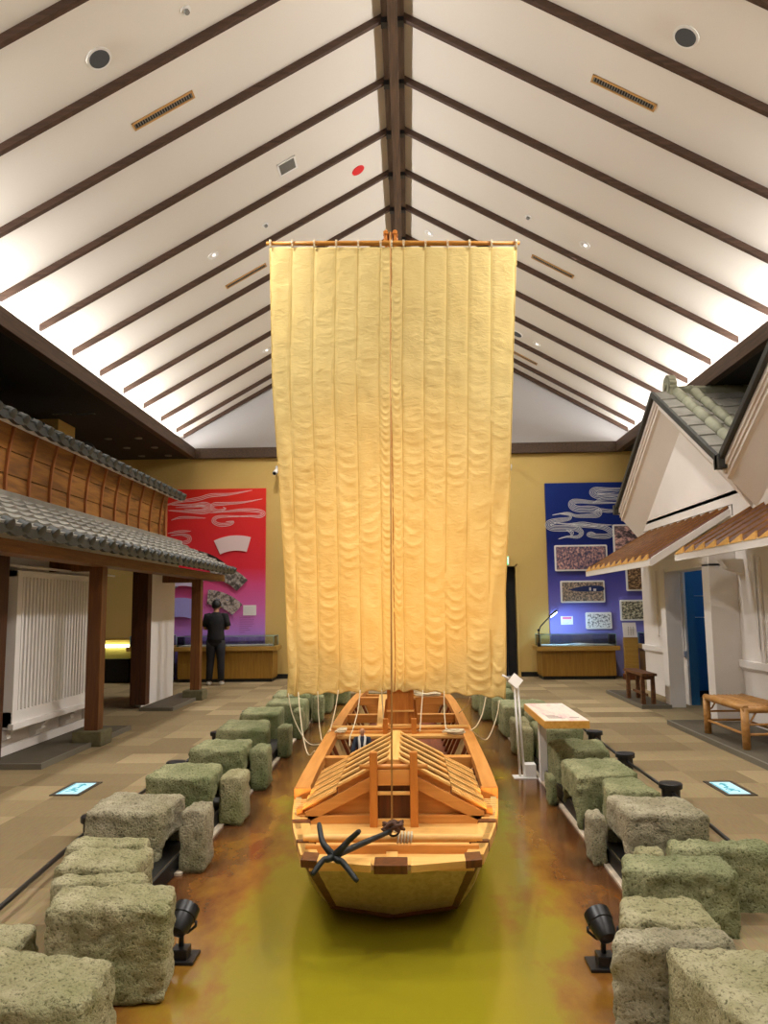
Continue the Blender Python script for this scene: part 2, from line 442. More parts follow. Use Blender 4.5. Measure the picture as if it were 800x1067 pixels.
for x, y, w in ((-2.575, 7.69, 'left slope, near the front'), (2.36, 7.68, 'right slope, near the front'), (-2.565, 11.92, 'left slope beside the sail top'), (2.38, 11.88, 'right slope beside the sail top'), (2.5, 16.16, 'right slope, near the end wall')):
    c, n, t, u = cframe(x, y)
    r = thing('ceiling_vent', 'long slot air vent with tan frame in the ' + w, 'air vent', c, 'slot vents in the ceiling')
    L, Wd = .375, .058
    mb = MB()
    plate(mb, c,n,t,u, -L,L,-Wd,-Wd+.02,-.01,.014); plate(mb, c,n,t,u, -L,L,Wd-.02,Wd,-.01,.014)
    plate(mb, c,n,t,u, -L,-L+.02,-Wd,Wd,-.01,.014); plate(mb, c,n,t,u, L-.02,L,-Wd,Wd,-.01,.014)
    obj('frame', mb, M['vent_frame'], r)
    mb = MB(); plate(mb, c,n,t,u, -L,L,-Wd,Wd,-.02,.002); obj('backing', mb, M['black'], r)
    mb = MB()
    for i in range(24):
        a = -L + .03 + i*(2*L-.06)/23
        plate(mb, c,n,t,u, a-.005,a+.005,-Wd+.02,Wd-.02,0,.01)
    obj('louvre', mb, M['grey'], r)
c, n, t, u = cframe(-1.56, 9.77)
r = thing('return_air_grille', 'square grey return air grille on the left ceiling slope', 'air vent', c)
mb = MB()
for a0,a1,b0,b1 in ((-.14,.14,-.14,-.115),(-.14,.14,.115,.14),(-.14,-.115,-.14,.14),(.115,.14,-.14,.14)): plate(mb, c,n,t,u,a0,a1,b0,b1,-.01,.014)
obj('frame', mb, M['white'], r)
mb = MB()
for i in range(12): plate(mb, c,n,t,u,-.115,.115,-.11+i*.02-.006,-.11+i*.02+.006,-.005,.01)
plate(mb, c,n,t,u,-.12,.12,-.12,.12,-.012,-.004)
obj('louvre', mb, M['grey'], r)
c, n, t, u = cframe(-.66, 10.78)
mb = MB(); disc(mb, c, n, .1, -.01, .012, 32)
single('red_ceiling_disc', mb, M['red'], 'flat red disc on the white ceiling left of the ridge beam', 'sign', c)
lamp_glow = emit('frosted_lamp_lens', (1,.95,.88,1), 1.5)
DL = ((-2.83, 10.85, 'left slope, level with the sail top'), (2.65, 10.84, 'right slope, level with the sail top'), (2.65, 15.13, 'right slope, deep in the hall'), (-2.83, 15.14, 'left slope, deep in the hall'), (.45, 12.86, 'right slope close to the ridge beam'))
for x, y, w in DL:
    c, n, t, u = cframe(x, y)
    r = thing('ceiling_downlight', 'small round adjustable downlight in the ' + w, 'ceiling light', c, 'round downlights')
    mb = MB()
    for i in range(28):
        a, b = 2*PI*i/28, 2*PI*(i+1)/28
        for q0, q1 in ((a, b),):
            p = []
            for d in (-.01, .012):
                for rr, an in ((.055,q0),(.085,q0),(.085,q1),(.055,q1)): p.append(c + t*rr*math.cos(an) + u*rr*math.sin(an) + n*d)
            mb.hexa(p)
    obj('rim', mb, M['white'], r)
    mb = MB(); disc(mb, c, n, .055, -.02, -.002); obj('recess', mb, M['dark_grille'], r)
    mb = MB(); disc(mb, c + t*.012, n, .028, -.01, .012); obj('lens', mb, lamp_glow, r)
for x, y, w in ((-2.04, 6.66, 'left slope near the front speaker'), (-2.05, 10.82, 'left slope above the sail corner'), (1.85, 10.84, 'right slope above the sail corner')):
    c, n, t, u = cframe(x, y)
    r = thing('smoke_detector', 'tiny white ceiling sensor on the ' + w, 'sensor', c, 'ceiling sensors')
    mb = MB(); disc(mb, c, n, .05, -.005, .015); obj('base', mb, M['white'], r)
    mb = MB(); disc(mb, c, n, .026, .015, .04); obj('cap', mb, M['grey'], r)
# small fittings in the black aisle ceiling
for i, (x, y) in enumerate(((-5.95,14.95),(-5.34,14.95),(-5.91,15.86),(-5.32,15.86),(-5.9,16.75),(-5.3,16.75))):
    row = ('nearest row', 'middle row', 'row by the end wall')[i//2]; sd = ('outer', 'inner')[i % 2]
    r = thing('ceiling_downlight', 'small unlit downlight in the black aisle ceiling, %s, %s one' % (row, sd), 'ceiling light', (x,y,4.94), 'aisle downlights')
    mb = MB()
    mb.lathe([(.05,4.925),(.075,4.925),(.075,4.945),(.05,4.945)], (x,y,0), 20); obj('rim', mb, M['grey'], r)
    obj('lens', MB().lathe([(.045,4.93),(.045,4.94)], (x,y,0), 16), M['white'], r)
for x, w in ((-5.99, 'outer'), (-5.57, 'inner')):
    r = thing('ceiling_slot_light', 'thin dark slot light in the black aisle ceiling, %s of the pair' % w, 'ceiling light', (x,12.97,4.94), 'aisle slot lights')
    obj('housing', MB().box(x-.16, x+.16, 12.94, 13.0, 4.925, 4.945), M['grey'], r)
    obj('diffuser', MB().box(x-.15, x+.15, 12.95, 12.99, 4.92, 4.927), M['dark_grille'], r)
mb = MB().box(-6.95, -6.2, 13.3, 14.0, 4.4, 4.94)
single('ceiling_duct_box', mb, M['tan_wall'], 'boxed-in beige duct hanging from the black ceiling behind the left roof', 'duct', (-6.6,13.6,4.4), bevel=.01)
# wall cameras high on the end wall either side of the sail
for x, z, w in ((-2.93, 4.62, 'left'), (2.28, 4.62, 'right')):
    r = thing('security_camera', 'small white camera bracketed high on the tan end wall %s of the sail' % w, 'camera', (x, YE, z))
    obj('mount', MB().tube([(x,YE-.0,z+.08),(x,YE-.02,z+.08)], .05, 16), M['white'], r)
    obj('arm', MB().tube([(x,YE-.02,z+.08),(x,YE-.1,z+.06),(x,YE-.14,z)], .018, 8), M['white'], r)
    mb = MB().tube([(x+.02,YE-.1,z+.02),(x-.02,YE-.3,z-.1)], .05, 14); obj('body', mb, M['white'], r)
    obj('lens', MB().tube([(x-.02,YE-.3,z-.1),(x-.022,YE-.315,z-.108)], .036, 14), M['black'], r)

# ------------------------------------------------------------------ left house: tiled two-tier shop front
def tile_roof(name, x_e, z_e, x_t, z_t, y0, y1, parent, m, m_edge, pitch=.27, rows=6, thick=.05, roll=.013):
    """wavy pan tiles in stepped courses between the eave (x_e,z_e) and the top (x_t,z_t)"""
    nS = rows*4
    ny = int(round((y1-y0)/pitch))
    nY = ny*12
    sl = Vector((x_t-x_e, 0, z_t-z_e)); nrm = Vector((-(z_t-z_e), 0, (x_t-x_e)))
    nrm = nrm.normalized()
    if nrm.z < 0: nrm = -nrm
    def wave(t):
        t = t % 1.0
        d = min(t, 1-t)                      # narrow roll at the joint, nearly flat pan between
        return roll*max(0, 1-(d/.17)**2) - .010*math.sin(PI*max(0, min(1, (t-.17)/.66)))
    us = []
    for r_ in range(rows):
        us += [(r_ + .002)/rows, (r_ + .45)/rows, (r_ + .92)/rows, (r_ + .998)/rows]
    us[0] = 0; us[-1] = 1
    def P(i, j, lift):
        u = us[i]; yy = y0 + (y1-y0)*j/nY
        w = (u*rows) % 1.0 if u < 1 else .999
        h = wave((yy-y0)/pitch + .5) + .034*(1-w) + lift
        p = Vector((x_e, yy, z_e)) + sl*u + nrm*h
        return p
    mb = MB(); nu = len(us)-1
    mb.slab(lambda a, b: P(round(a*nu), round(b*nY), 0), lambda a, b: P(round(a*nu), round(b*nY), -thick), nu, nY)
    o = obj(name, mb, m, parent, angle=35)
    # round end tiles along the eave
    mb = MB()
    d = -sl.normalized()
    for k_ in range(ny+1):
        yy = y0 + k_*pitch
        c = Vector((x_e, yy + pitch*.5, z_e)) + nrm*.0
        if yy + pitch*.5 > y1: continue
        mb.tube([c + d*-.05, c + d*.03, c + d*.035], [.062, .062, .05], 14)
        # hanging lip of the pan between two round ends
        for q in range(5):
            a0 = (q/5)*pitch + pitch*.5; a1 = ((q+1)/5)*pitch + pitch*.5
            f = lambda a: -.055 - .028*math.sin(PI*((a - pitch*.5)/pitch))
            mb.hexa([(x_e+d.x*.02, yy+a0, z_e+f(a0)), (x_e-d.x*.03, yy+a0, z_e+f(a0)), (x_e-d.x*.03, yy+a1, z_e+f(a1)), (x_e+d.x*.02, yy+a1, z_e+f(a1)),
                     (x_e+d.x*.02, yy+a0, z_e-.0), (x_e-d.x*.03, yy+a0, z_e-.0), (x_e-d.x*.03, yy+a1, z_e-.0), (x_e+d.x*.02, yy+a1, z_e-.0)]) if yy+pitch*1.5 <= y1 else None
    obj('eave_tile', mb, m_edge, parent, angle=35)
    return o
LH = thing('machiya_house', 'full-size shop-house front with two tiers of grey tiled roof and cedar planks', 'building', (-4.4, 8.5, 0))
Y0 = .5
# walls
mb = MB().box(-4.42, -4.25, Y0, 10.3, 0, 2.72).box(-4.42, -4.25, 10.3, 12.3, 2.18, 2.72).box(-4.42, -4.25, 14.05, 14.2, 2.2, 2.72).box(-4.42, -4.25, 12.3, 14.1, 2.2, 2.72)
obj('wall', mb, M['plaster'], LH)
obj('side_panel', MB().box(-4.36, -4.28, 12.42, 14.1, .0, 2.2), M['white_wood'], LH, bevel=.004)
# posts
for y in (9.09, 13.42):
    p = obj('post', MB().box(-3.76, -3.60, y-.08, y+.08, .15, 2.06), M['post'], LH, bevel=.006)
    obj('post_plinth', MB().box(-3.86, -3.52, y-.17, y+.17, 0, .17), M['base_stone'], p, bevel=.015)
for y in (5.0,):
    p = obj('post', MB().box(-3.76, -3.60, y-.08, y+.08, .15, 2.06), M['post'], LH, bevel=.006)
    obj('post_plinth', MB().box(-3.86, -3.52, y-.17, y+.17, 0, .17), M['base_stone'], p, bevel=.015)
obj('wall_post', MB().box(-4.40, -4.15, 12.24, 12.44, .056, 2.2), M['post_dark'], LH, bevel=.005)
obj('wall_post', MB().box(-4.40, -4.1, 7.62, 7.84, .06, 2.2), M['post_dark'], LH, bevel=.005)
# eave beam and soffit boards
obj('eave_beam', MB().box(-3.72, -3.46, Y0, 14.5, 2.05, 2.17), M['eave_beam'], LH, bevel=.006)
for y in (5.0, 9.09, 13.42):
    obj('tie_beam', MB().box(-4.3, -3.7, y-.06, y+.06, 2.0, 2.15), M['post'], LH, bevel=.004)
mb = MB().hexa([(-3.3,Y0,2.17),(-3.3,14.35,2.17),(-4.3,14.35,2.64),(-4.3,Y0,2.64),(-3.3,Y0,2.19),(-3.3,14.35,2.19),(-4.3,14.35,2.66),(-4.3,Y0,2.66)])
obj('eave_boards', mb, M['white_wood'], LH)
tile_roof('lower_tile_roof', -3.22, 2.24, -4.27, 2.75, Y0+.05, Y0+.05+.27*51, LH, M['tile'], M['tile_dark'])
mb = MB().box(-4.3, -4.19, Y0, 14.2, 2.70, 2.80)
obj('flashing_strip', mb, M['tile'], LH, bevel=.01)
# upper storey: planks with flared cedar battens
def flare(z): return -4.24 + .09*max(0, (z-3.0)/.55)**1.6
zs = [2.72, 2.98, 3.2, 3.34, 3.44, 3.52]
mb = MB()
rowsz = [(2.72, 2.99), (2.99, 3.24), (3.24, 3.55)]
for a, b in rowsz:
    mb.hexa([(flare(a),Y0,a+.004),(flare(a),13.25,a+.004),(flare(a)-.05,13.25,a+.004),(flare(a)-.05,Y0,a+.004),
             (flare(b)-.006,Y0,b-.004),(flare(b)-.006,13.25,b-.004),(flare(b)-.06,13.25,b-.004),(flare(b)-.06,Y0,b-.004)])
mb.box(-4.4, -4.28, Y0, 13.25, 2.7, 3.56)
obj('plank_wall', mb, M['plank'], LH, bevel=.003)
mb = MB().box(-7.6, -4.28, 13.1, 13.25, 2.7, 3.6); obj('plank_return', mb, M['plank'], LH)
y = 8.41 - .508*15
for i in range(25):
    yy = 8.41 + .506*(i-15)
    if yy < Y0+.1 or yy > 13.25: continue
    mb = MB()
    pts = [Vector((flare(z)+.014, yy, z)) for z in zs]
    for a, b in zip(pts, pts[1:]): mb.bar(a, b, .034, .03, up=(1,0,0))
    obj('batten', mb, M['batten'], LH)
mb = MB().box(-4.28, -4.2, 13.2, 13.3, 2.72, 3.5); obj('corner_board', mb, M['batten'], LH)
tile_roof('upper_tile_roof', -3.93, 3.50, -5.25, 4.02, Y0, Y0+.27*48, LH, M['tile_dark'], M['tile_dark'], rows=5)  # near-black tile colour carries the shade lying on this upper roof
mb = MB().hexa([(-3.97,Y0,3.42),(-3.97,13.4,3.42),(-4.4,13.4,3.58),(-4.4,Y0,3.58),(-3.97,Y0,3.45),(-3.97,13.4,3.45),(-4.4,13.4,3.62),(-4.4,Y0,3.62)])
obj('plaster_eave_band', mb, M['plaster'], LH)
mb = MB().box(-5.4, -5.14, Y0, 12.3, 3.98, 4.10)
mb.tube([(-5.27,Y0,4.14),(-5.27,12.3,4.14)], .09, 12)
for i in range(40): mb.tube([(-5.27, Y0+.3*i, 4.14),(-5.27, Y0+.3*i+.05, 4.14)], .105, 12)
obj('roof_ridge', mb, M['tile_dark'], LH)
mb = MB().tube([(-5.27,12.28,4.12),(-5.27,12.42,4.12)], [.17,.15], 14).box(-5.42,-5.12,12.25,12.4,3.9,4.12)
obj('ridge_end_tile', mb, M['tile_dark'], LH, angle=40)
mb = MB().hexa([(-5.25,Y0,3.95),(-5.25,13.3,3.95),(-7.6,13.3,3.2),(-7.6,Y0,3.2),(-5.25,Y0,4.02),(-5.25,13.3,4.02),(-7.6,13.3,3.28),(-7.6,Y0,3.28)])
obj('rear_roof_slope', mb, M['tile_dark'], LH)
# lattice bay window
BAY = obj('bay_window', MB().box(-4.27, -4.07, 7.95, 10.22, .36, .52).box(-4.27, -4.07, 7.95, 10.22, 1.90, 1.97)
    .box(-4.27, -4.06, 7.95, 8.05, .34, 1.97).box(-4.27, -4.06, 9.74, 10.22, .34, 1.97).box(-4.27, -4.135, 8.05, 9.74, .5, 1.92), M['white_wood'], LH, bevel=.004)
mb = MB()
nb = 21
for i in range(nb):
    yy = 8.09 + (9.70-8.09)*i/(nb-1)
    mb.box(-4.105, -4.065, yy-.019, yy+.019, .52, 1.90)
mb.box(-4.115, -4.09, 8.05, 9.74, 1.70, 1.74)
obj('lattice', mb, M['white_wood'], BAY)
obj('rail', MB().box(-4.09, -4.03, 7.92, 10.26, .34, .40), M['white_wood'], BAY, bevel=.004)
mb = MB().hexa([(-4.28,7.85,2.03),(-3.98,7.85,1.985),(-3.98,10.4,1.985),(-4.28,10.4,2.03),(-4.28,7.85,2.055),(-3.98,7.85,2.01),(-3.98,10.4,2.01),(-4.28,10.4,2.055)])
obj('bay_hood', mb, M['white_wood'], BAY)
for yy in (8.0, 8.75, 9.5, 10.14):
    mb = MB().prism([(-4.26,.36),(-4.07,.36),(-4.07,.31),(-4.12,.29),(-4.11,.25),(-4.17,.22),(-4.17,.18),(-4.26,.14)], 1, yy-.04, yy+.04)
    obj('bracket', mb, M['white_wood'], BAY)
obj('sill_board', MB().box(-4.25, -4.2, 5.6, 10.28, .06, .15), M['plaster'], LH)
# steps in front
for y0, y1, w in ((7.70, 10.16, 'under the lattice bay window'), (11.95, 14.0, 'under the white panel and end post')):
    r = thing('entrance_step', 'low dark brown boarded step with grey edging ' + w, 'step', (-3.95, (y0+y1)/2, 0), 'dark steps before the shop-house')
    xi = -4.24 if y0 < 9 else -4.14
    yp = 9.09 if y0 < 9 else 13.42
    obj('board', MB().box(xi, -3.88, y0+.03, y1-.03, .002, .05).box(-3.88, -3.65, y0+.03, yp-.19, .002, .05).box(-3.88, -3.65, yp+.19, y1-.03, .002, .05), M['platform'], r)
    obj('edging', MB().box(-3.65, -3.62, y0, yp-.19, 0.001, .055).box(-3.65, -3.62, yp+.19, y1, 0.001, .055).box(xi, -3.65, y0, y0+.03, .001, .055).box(xi, -3.65, y1-.03, y1, .001, .055), M['platform_edge'], r)
# lit counter seen through the gap behind the bay
r = thing('lit_display_counter', 'black counter with a glowing yellow shelf seen through the gap between posts', 'counter', (-6.7, 16.7, 0))
obj('base', MB().box(-8.2, -5.97, 16.5, 17.1, 0, .5), M['black'], r)
obj('shelf_panel', MB().box(-8.2, -5.97, 16.62, 17.1, .5, .9), plain('yellow_backing', rgb(214,196,96), .6), r)
obj('light_strip', MB().box(-8.1, -6.0, 16.56, 16.6, .74, .8), emit('warm_white_strip', (1,.97,.72,1), 7), r)
obj('top_rail', MB().box(-8.2, -5.97, 16.5, 17.1, .9, .93), M['case_top'], r)

# ------------------------------------------------------------------ right house: white plaster storehouse
RH = thing('plaster_storehouse', 'white plastered storehouse with coved gables, tiled roofs and wide blue-lit doorway', 'building', (4.3, 9, 0))
XW = 4.26
mb = MB().box(XW, XW+.03, 12.2, 14.33, 0, 3.0).box(XW, XW+.25, Y0+1, 10.3, 0, 3.0).box(XW, XW+.03, 10.3, 12.2, 2.05, 3.0)
mb.box(XW+.25, 7.5, 14.1, 14.33, 0, 3.0)
obj('wall', mb, M['plaster'], RH)
# door jambs and lintel
obj('door_jamb', MB().box(3.88, 4.11, 11.92, 12.14, 0, 2.06), M['white_wood'], RH, bevel=.006)
obj('door_jamb', MB().box(3.90, XW, 10.2, 10.44, 0, 2.06), M['white_wood'], RH, bevel=.006)
obj('door_lintel', MB().box(3.9, XW, 10.2, 12.14, 2.02, 2.2), M['white_wood'], RH, bevel=.006)
for y0_, y1_ in ((12.2, 14.33), (Y0+1, 10.2)):
    obj('dado_rail', MB().box(XW-.05, XW, y0_, y1_, .73, .82).box(XW-.025, XW, y0_, y1_, .70, .73), M['white_wood'], RH, bevel=.004)
for yy, za in ((13.5, 1.0), (12.3, .82), (9.62, .98), (9.55, .82)):
    obj('pilaster_strip', MB().box(XW-.03, XW, yy-.05, yy+.05, za, 2.1), M['white_wood'], RH, bevel=.004)
obj('lintel_bracket', MB().prism([(XW, 1.9),(XW-.2, 1.98),(XW-.28,2.1),(XW,2.1)], 1, 9.98, 10.12), M['white_wood'], RH)
# blue room behind the doorway
blue_wall = plain('blue_painted_board', rgb(44,112,160), .6)
mb = MB().box(4.29, 7.4, 13.3, 13.4, 0, 2.8).box(4.295, 4.42, 12.205, 13.3, 0, 2.8).box(7.3, 7.4, 9.3, 13.4, 0, 2.8).box(4.5, 7.4, 9.3, 9.4, 0, 2.8).box(4.5, 7.4, 9.3, 13.4, 2.8, 2.86)
obj('inner_room', mb, blue_wall, RH)
obj('picture_rail', MB().box(4.42, 7.3, 13.28, 13.3, 1.30, 1.312).box(4.42, 7.3, 13.28, 13.3, 1.66, 1.67), M['white_wood'], RH)
obj('skirting', MB().box(4.5, 7.3, 13.27, 13.3, 0, .1), M['black'], RH)
# little brown board roofs over door and wall
def board_roof(name, xe, ze, y0, y1, near_verge, parent):
    xt, zt = XW, ze + (XW-xe)*.60
    mb = MB()
    mb.hexa([(xe,y0,ze),(xe,y1,ze),(xt,y1,zt),(xt,y0,zt),(xe,y0,ze+.025),(xe,y1,ze+.025),(xt,y1,zt+.025),(xt,y0,zt+.025)])
    o = obj(name, mb, M['brown_roof'], parent)
    n = int(round((y1-y0)/.33))
    for i in range(n):
        ya = y0 + (y1-y0)*i/n; yb_ = y0 + (y1-y0)*(i+1)/n
        b = MB()
        # each board is tilted: its thick edge laps over the next one
        ya += .03; T5 = [(0,1,2),(3,5,4),(0,3,4,1),(1,4,5,2),(2,5,3,0)]
        b.add([(xe-.02,ya,ze+.024),(xe-.02,yb_,ze+.024),(xe-.02,ya+.004,ze+.09),(xt,ya,zt+.024),(xt,yb_,zt+.024),(xt,ya+.004,zt+.09)], T5)
        rb = obj('roof_board', b, M['brown_roof'], o)
        b = MB().add([(xe-.04,ya,ze+.012),(xe-.04,yb_,ze+.012),(xe-.04,ya+.004,ze+.088),(xe-.02,ya,ze+.024),(xe-.02,yb_,ze+.024),(xe-.02,ya+.004,ze+.096)], T5)
        obj('board_end', b, M['boat_light'], rb)
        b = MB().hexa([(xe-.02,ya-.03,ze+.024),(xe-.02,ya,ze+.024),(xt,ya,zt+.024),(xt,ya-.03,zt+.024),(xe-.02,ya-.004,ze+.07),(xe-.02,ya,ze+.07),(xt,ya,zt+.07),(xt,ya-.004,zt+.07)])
        obj('board_gap', b, M['boat_dark'], rb)  # dark strip paints the shade line along each board's upright edge
    f = MB().box(xe-.03, xe+.01, y0-.02, y1+.02, ze-.07, ze+.022)
    f.hexa([(xe,y0-.03,ze-.07),(xe,y0,ze-.07),(xt,y0,zt-.05),(xt,y0-.03,zt-.05),(xe,y0-.03,ze+.04),(xe,y0,ze+.04),(xt,y0,zt+.04),(xt,y0-.03,zt+.04)])
    f.hexa([(xe,y1,ze-.07),(xe,y1+.03,ze-.07),(xt,y1+.03,zt-.05),(xt,y1,zt-.05),(xe,y1,ze+.04),(xe,y1+.03,ze+.04),(xt,y1+.03,zt+.04),(xt,y1,zt+.04)])
    f.hexa([(xe,y0,ze-.03),(xe,y1,ze-.03),(xt,y1,zt-.03),(xt,y0,zt-.03),(xe,y0,ze-.01),(xe,y1,ze-.01),(xt,y1,zt-.01),(xt,y0,zt-.01)])
    obj('fascia_board', f, M['white_wood'], o)
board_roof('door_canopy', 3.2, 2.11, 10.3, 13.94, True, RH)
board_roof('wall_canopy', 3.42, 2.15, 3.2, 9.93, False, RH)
# gables
XG = 3.9
T = .625
def gable(yc, half, zc, panel, tiles):
    def zr(y): return zc - T*abs(y-yc)
    yl, yr = yc-half, yc+half
    # wall triangle
    mb = MB().prism([(yl+.05, 2.95),(yr-.05, 2.95),(yr-.05, zr(yr)-.3),(yc, zc-.3),(yl+.05, zr(yl)-.3)], 0, XW, XW+.2)
    obj('gable_wall', mb, M['plaster'], RH)
    # bargeboards: stepped mouldings then a coved plaster soffit back to the wall
    mb = MB()
    for s in (-1, 1):
        ye = yc + s*half
        def strip(xa, xb, d0, d1):
            p = [(yc, zc-d0), (ye, zr(ye)-d0), (ye, zr(ye)-d1), (yc, zc-d1)]
            if s < 0: p = p[::-1]
            mb.prism(p, 0, xa, xb)
        strip(XG, XG+.08, .05, .14); strip(XG+.025, XG+.1, .14, .19); strip(XG+.05, XG+.12, .19, .25)
        # cove
        mb.hexa([(XG+.06,yc,zc-.25),(XG+.06,ye,zr(ye)-.25),(XW,ye,zr(ye)-.25),(XW,yc,zc-.25),
                 (XG+.1,yc,zc-.27),(XG+.1,ye,zr(ye)-.27),(XW-.0,ye-s*.06,zr(ye)-.62),(XW-.0,yc,zc-.62)])
    obj('bargeboard', mb, M['plaster'], RH)
    if panel:
        mb = MB()
        zb = 2.83
        mb.box(XW-.012, XW, yc-1.75, yc+2.1, zb-.006, zb)
        mb.box(XW-.012, XW, yc-1.755, yc-1.745, zb-.15, zb)
        obj('panel_groove', mb, M['platform_edge'], RH)
    # tile roof planes
    for s in (-1, 1):
        ye = yc + s*(half+.02)
        mb = MB()
        n = 7
        for i in range(n):
            a = i/n; b = (i+1)/n
            ya, yb = yc+(ye-yc)*a, yc+(ye-yc)*b
            for j in range(9):
                x0 = XG-.03 + j*.27; x1 = x0+.25
                mb.hexa([(x0,ya,zr(ya)-.02),(x1,ya,zr(ya)-.02),(x1,yb,zr(yb)-.02),(x0,yb,zr(yb)-.02),
                         (x0,ya,zr(ya)+.012),(x1,ya,zr(ya)+.03),(x1,yb,zr(yb)+.05),(x0,yb,zr(yb)+.03)])
        mb.hexa([(XG-.03,yc,zc-.06),(6.4,yc,zc-.06),(6.4,ye,zr(ye)-.06),(XG-.03,ye,zr(ye)-.06),(XG-.03,yc,zc),(6.4,yc,zc),(6.4,ye,zr(ye)),(XG-.03,ye,zr(ye))])
        obj('gable_roof', mb, M['tile'], RH)
        mb = MB().prism([(yc, zc+.03),(ye, zr(ye)+.03),(ye, zr(ye)-.07),(yc, zc-.07)] if s>0 else [(yc, zc-.07),(ye, zr(ye)-.07),(ye, zr(ye)+.03),(yc, zc+.03)], 0, XG-.06, XG)
        mb.box(XG-.08, XG+.25, ye-.07, ye+.05, zr(ye)-.12, zr(ye)+.06)
        obj('verge_tile', mb, M['tile_dark'], RH, bevel=.008)
    if tiles:
        for xx in (4.2, 4.47):
            mb = MB()
            ya, yb = yc-.15, yc-half+.25
            for i in range(5):
                p = Vector((xx, ya+(yb-ya)*i/5, 0)); q = Vector((xx, ya+(yb-ya)*(i+1)/5-.012, 0))
                p.z = zr(p.y)+.06; q.z = zr(q.y)+.06
                mb.tube([p, q], [.078, .07], 14)
            obj('round_cover_tile', mb, M['tile_olive'], RH)
        mb = MB().tube([(4.18,yc,zc+.04),(5.6,yc,zc+.04)], .07, 14).box(4.18, 5.6, yc-.1, yc+.1, zc-.05, zc+.04)
        for i in range(5): mb.tube([(4.45+.27*i,yc,zc+.04),(4.5+.27*i,yc,zc+.04)], .08, 14)
        obj('roof_ridge', mb, M['tile_olive'], RH)
        mb = MB()
        for a in range(9):
            an = PI*(-.1+1.2*a/8)
            c = Vector((4.13, yc+.13*math.cos(an), zc+.1+.13*math.sin(an)))
            mb.tube([c+Vector((-.04,0,0)), c+Vector((.07,0,0))], .055, 10)
        mb.tube([(4.08,yc,zc+.1),(4.2,yc,zc+.1)], .14, 18)
        mb.tube([(4.05,yc,zc+.1),(4.09,yc,zc+.1)], .06, 14)
        mb.box(4.09, 4.2, yc-.17, yc+.17, zc-.08, zc+.06)
        obj('ridge_end_tile', mb, M['tile_olive'], RH, angle=40)
gable(11.95, 2.40, 4.82, True, True)
gable(7.15, 2.40, 4.82, False, True)
# steps and benches
for y0, y1, xa, xb, w in ((11.8, 13.9, 3.42, 3.86, 'under the old timber bench'), (5.5, 10.32, 3.30, 4.2, 'under the bamboo bench')):
    r = thing('bench_step', 'low dark boarded step with grey edging ' + w, 'step', ((xa+xb)/2, (y0+y1)/2, 0), 'dark steps before the storehouse')
    ym = y1-.03 if y0 > 9 else 10.17
    xo = min(xb, 3.86)
    obj('board', MB().box(xa+.03, xo, y0+.03, y1-.03, .002, .05).box(xo, xb, y0+.03, ym, .002, .05) if xb > xo else MB().box(xa+.03, xo, y0+.03, y1-.03, .002, .05), M['platform'], r)
    obj('edging', MB().box(xa, xa+.03, y0, y1, .001, .055).box(xa+.03, xb, y0, y0+.03, .001, .055).box(xa+.03, xo, y1-.03, y1, .001, .055), M['platform_edge'], r)
r = thing('timber_bench', 'old dark brown timber bench on a step by the blue doorway', 'bench', (3.6, 12.3, .05))
obj('seat', MB().box(3.46, 3.53, 11.85, 12.88, .47, .51).box(3.535, 3.605, 11.85, 12.88, .472, .51).box(3.61, 3.68, 11.85, 12.88, .47, .508), M['bench_wood'], r, bevel=.004)
obj('apron', MB().box(3.48, 3.66, 11.97, 12.0, .41, .47).box(3.48, 3.66, 12.73, 12.76, .41, .47), M['bench_wood'], r)
for x in (3.495, 3.645):
    for y in (11.97, 12.75):
        obj('leg', MB().hexa([(x-.03,y-.03,.052),(x+.03,y-.03,.052),(x+.03,y+.03,.052),(x-.03,y+.03,.052),(x-.026,y-.026,.47),(x+.026,y-.026,.47),(x+.026,y+.026,.47),(x-.026,y+.026,.47)]), M['bench_wood'], r, bevel=.003)
obj('stretcher', MB().box(3.56, 3.58, 12.0, 12.74, .16, .2), M['bench_wood'], r)
r = thing('bamboo_bench', 'golden bamboo bench with slatted seat and thick round legs', 'bench', (3.6, 8.75, .05))
xl, xr_, ya, yb, zt = 3.44, 3.86, 8.27, 9.30, .46
def bam(p, q, rad, n=12):
    p, q = Vector(p), Vector(q); L = (q-p).length; k_ = max(2, int(L/.22))
    pts = []; rs = []
    for i in range(k_+1):
        c = p + (q-p)*i/k_
        d = (q-p).normalized()
        if i in (0, k_): pts.append(c); rs.append(rad)
        else:
            pts += [c-d*.012, c, c+d*.012]; rs += [rad, rad*1.08, rad]
    return MB().tube(pts, rs, n)
for x in (xl, xr_):
    for y in (ya, yb): obj('leg', bam((x,y,.052),(x,y,zt), .04, 16), M['bamboo'], r)
    obj('side_rail', bam((x,ya-.03,zt),(x,yb+.03,zt), .036, 14), M['bamboo'], r)
    obj('stretcher', bam((x,ya,.2),(x,yb,.2), .014, 10), M['bamboo'], r)
for y in (ya, yb):
    obj('end_rail', bam((xl-.03,y,zt-.01),(xr_+.03,y,zt-.01), .036, 14), M['bamboo'], r)
    obj('stretcher', bam((xl,y,.3),(xr_,y,.3), .012, 10), M['bamboo'], r)
    obj('stretcher', bam((xl,y,.2),(xr_,y,.2), .014, 10), M['bamboo'], r)
    for a, b in ((xl, xl+.12), (xr_, xr_-.12)):
        obj('brace', MB().tube([(a,y,.3),((a+b)/2,y,.34),(b,y,zt-.03)], .01, 8), M['bamboo'], r)
for i in range(8):
    x = xl+.045 + (xr_-xl-.09)*i/7
    obj('seat_slat', bam((x,ya,zt+.012),(x,yb,zt+.012), .021, 8), M['bamboo'], r)
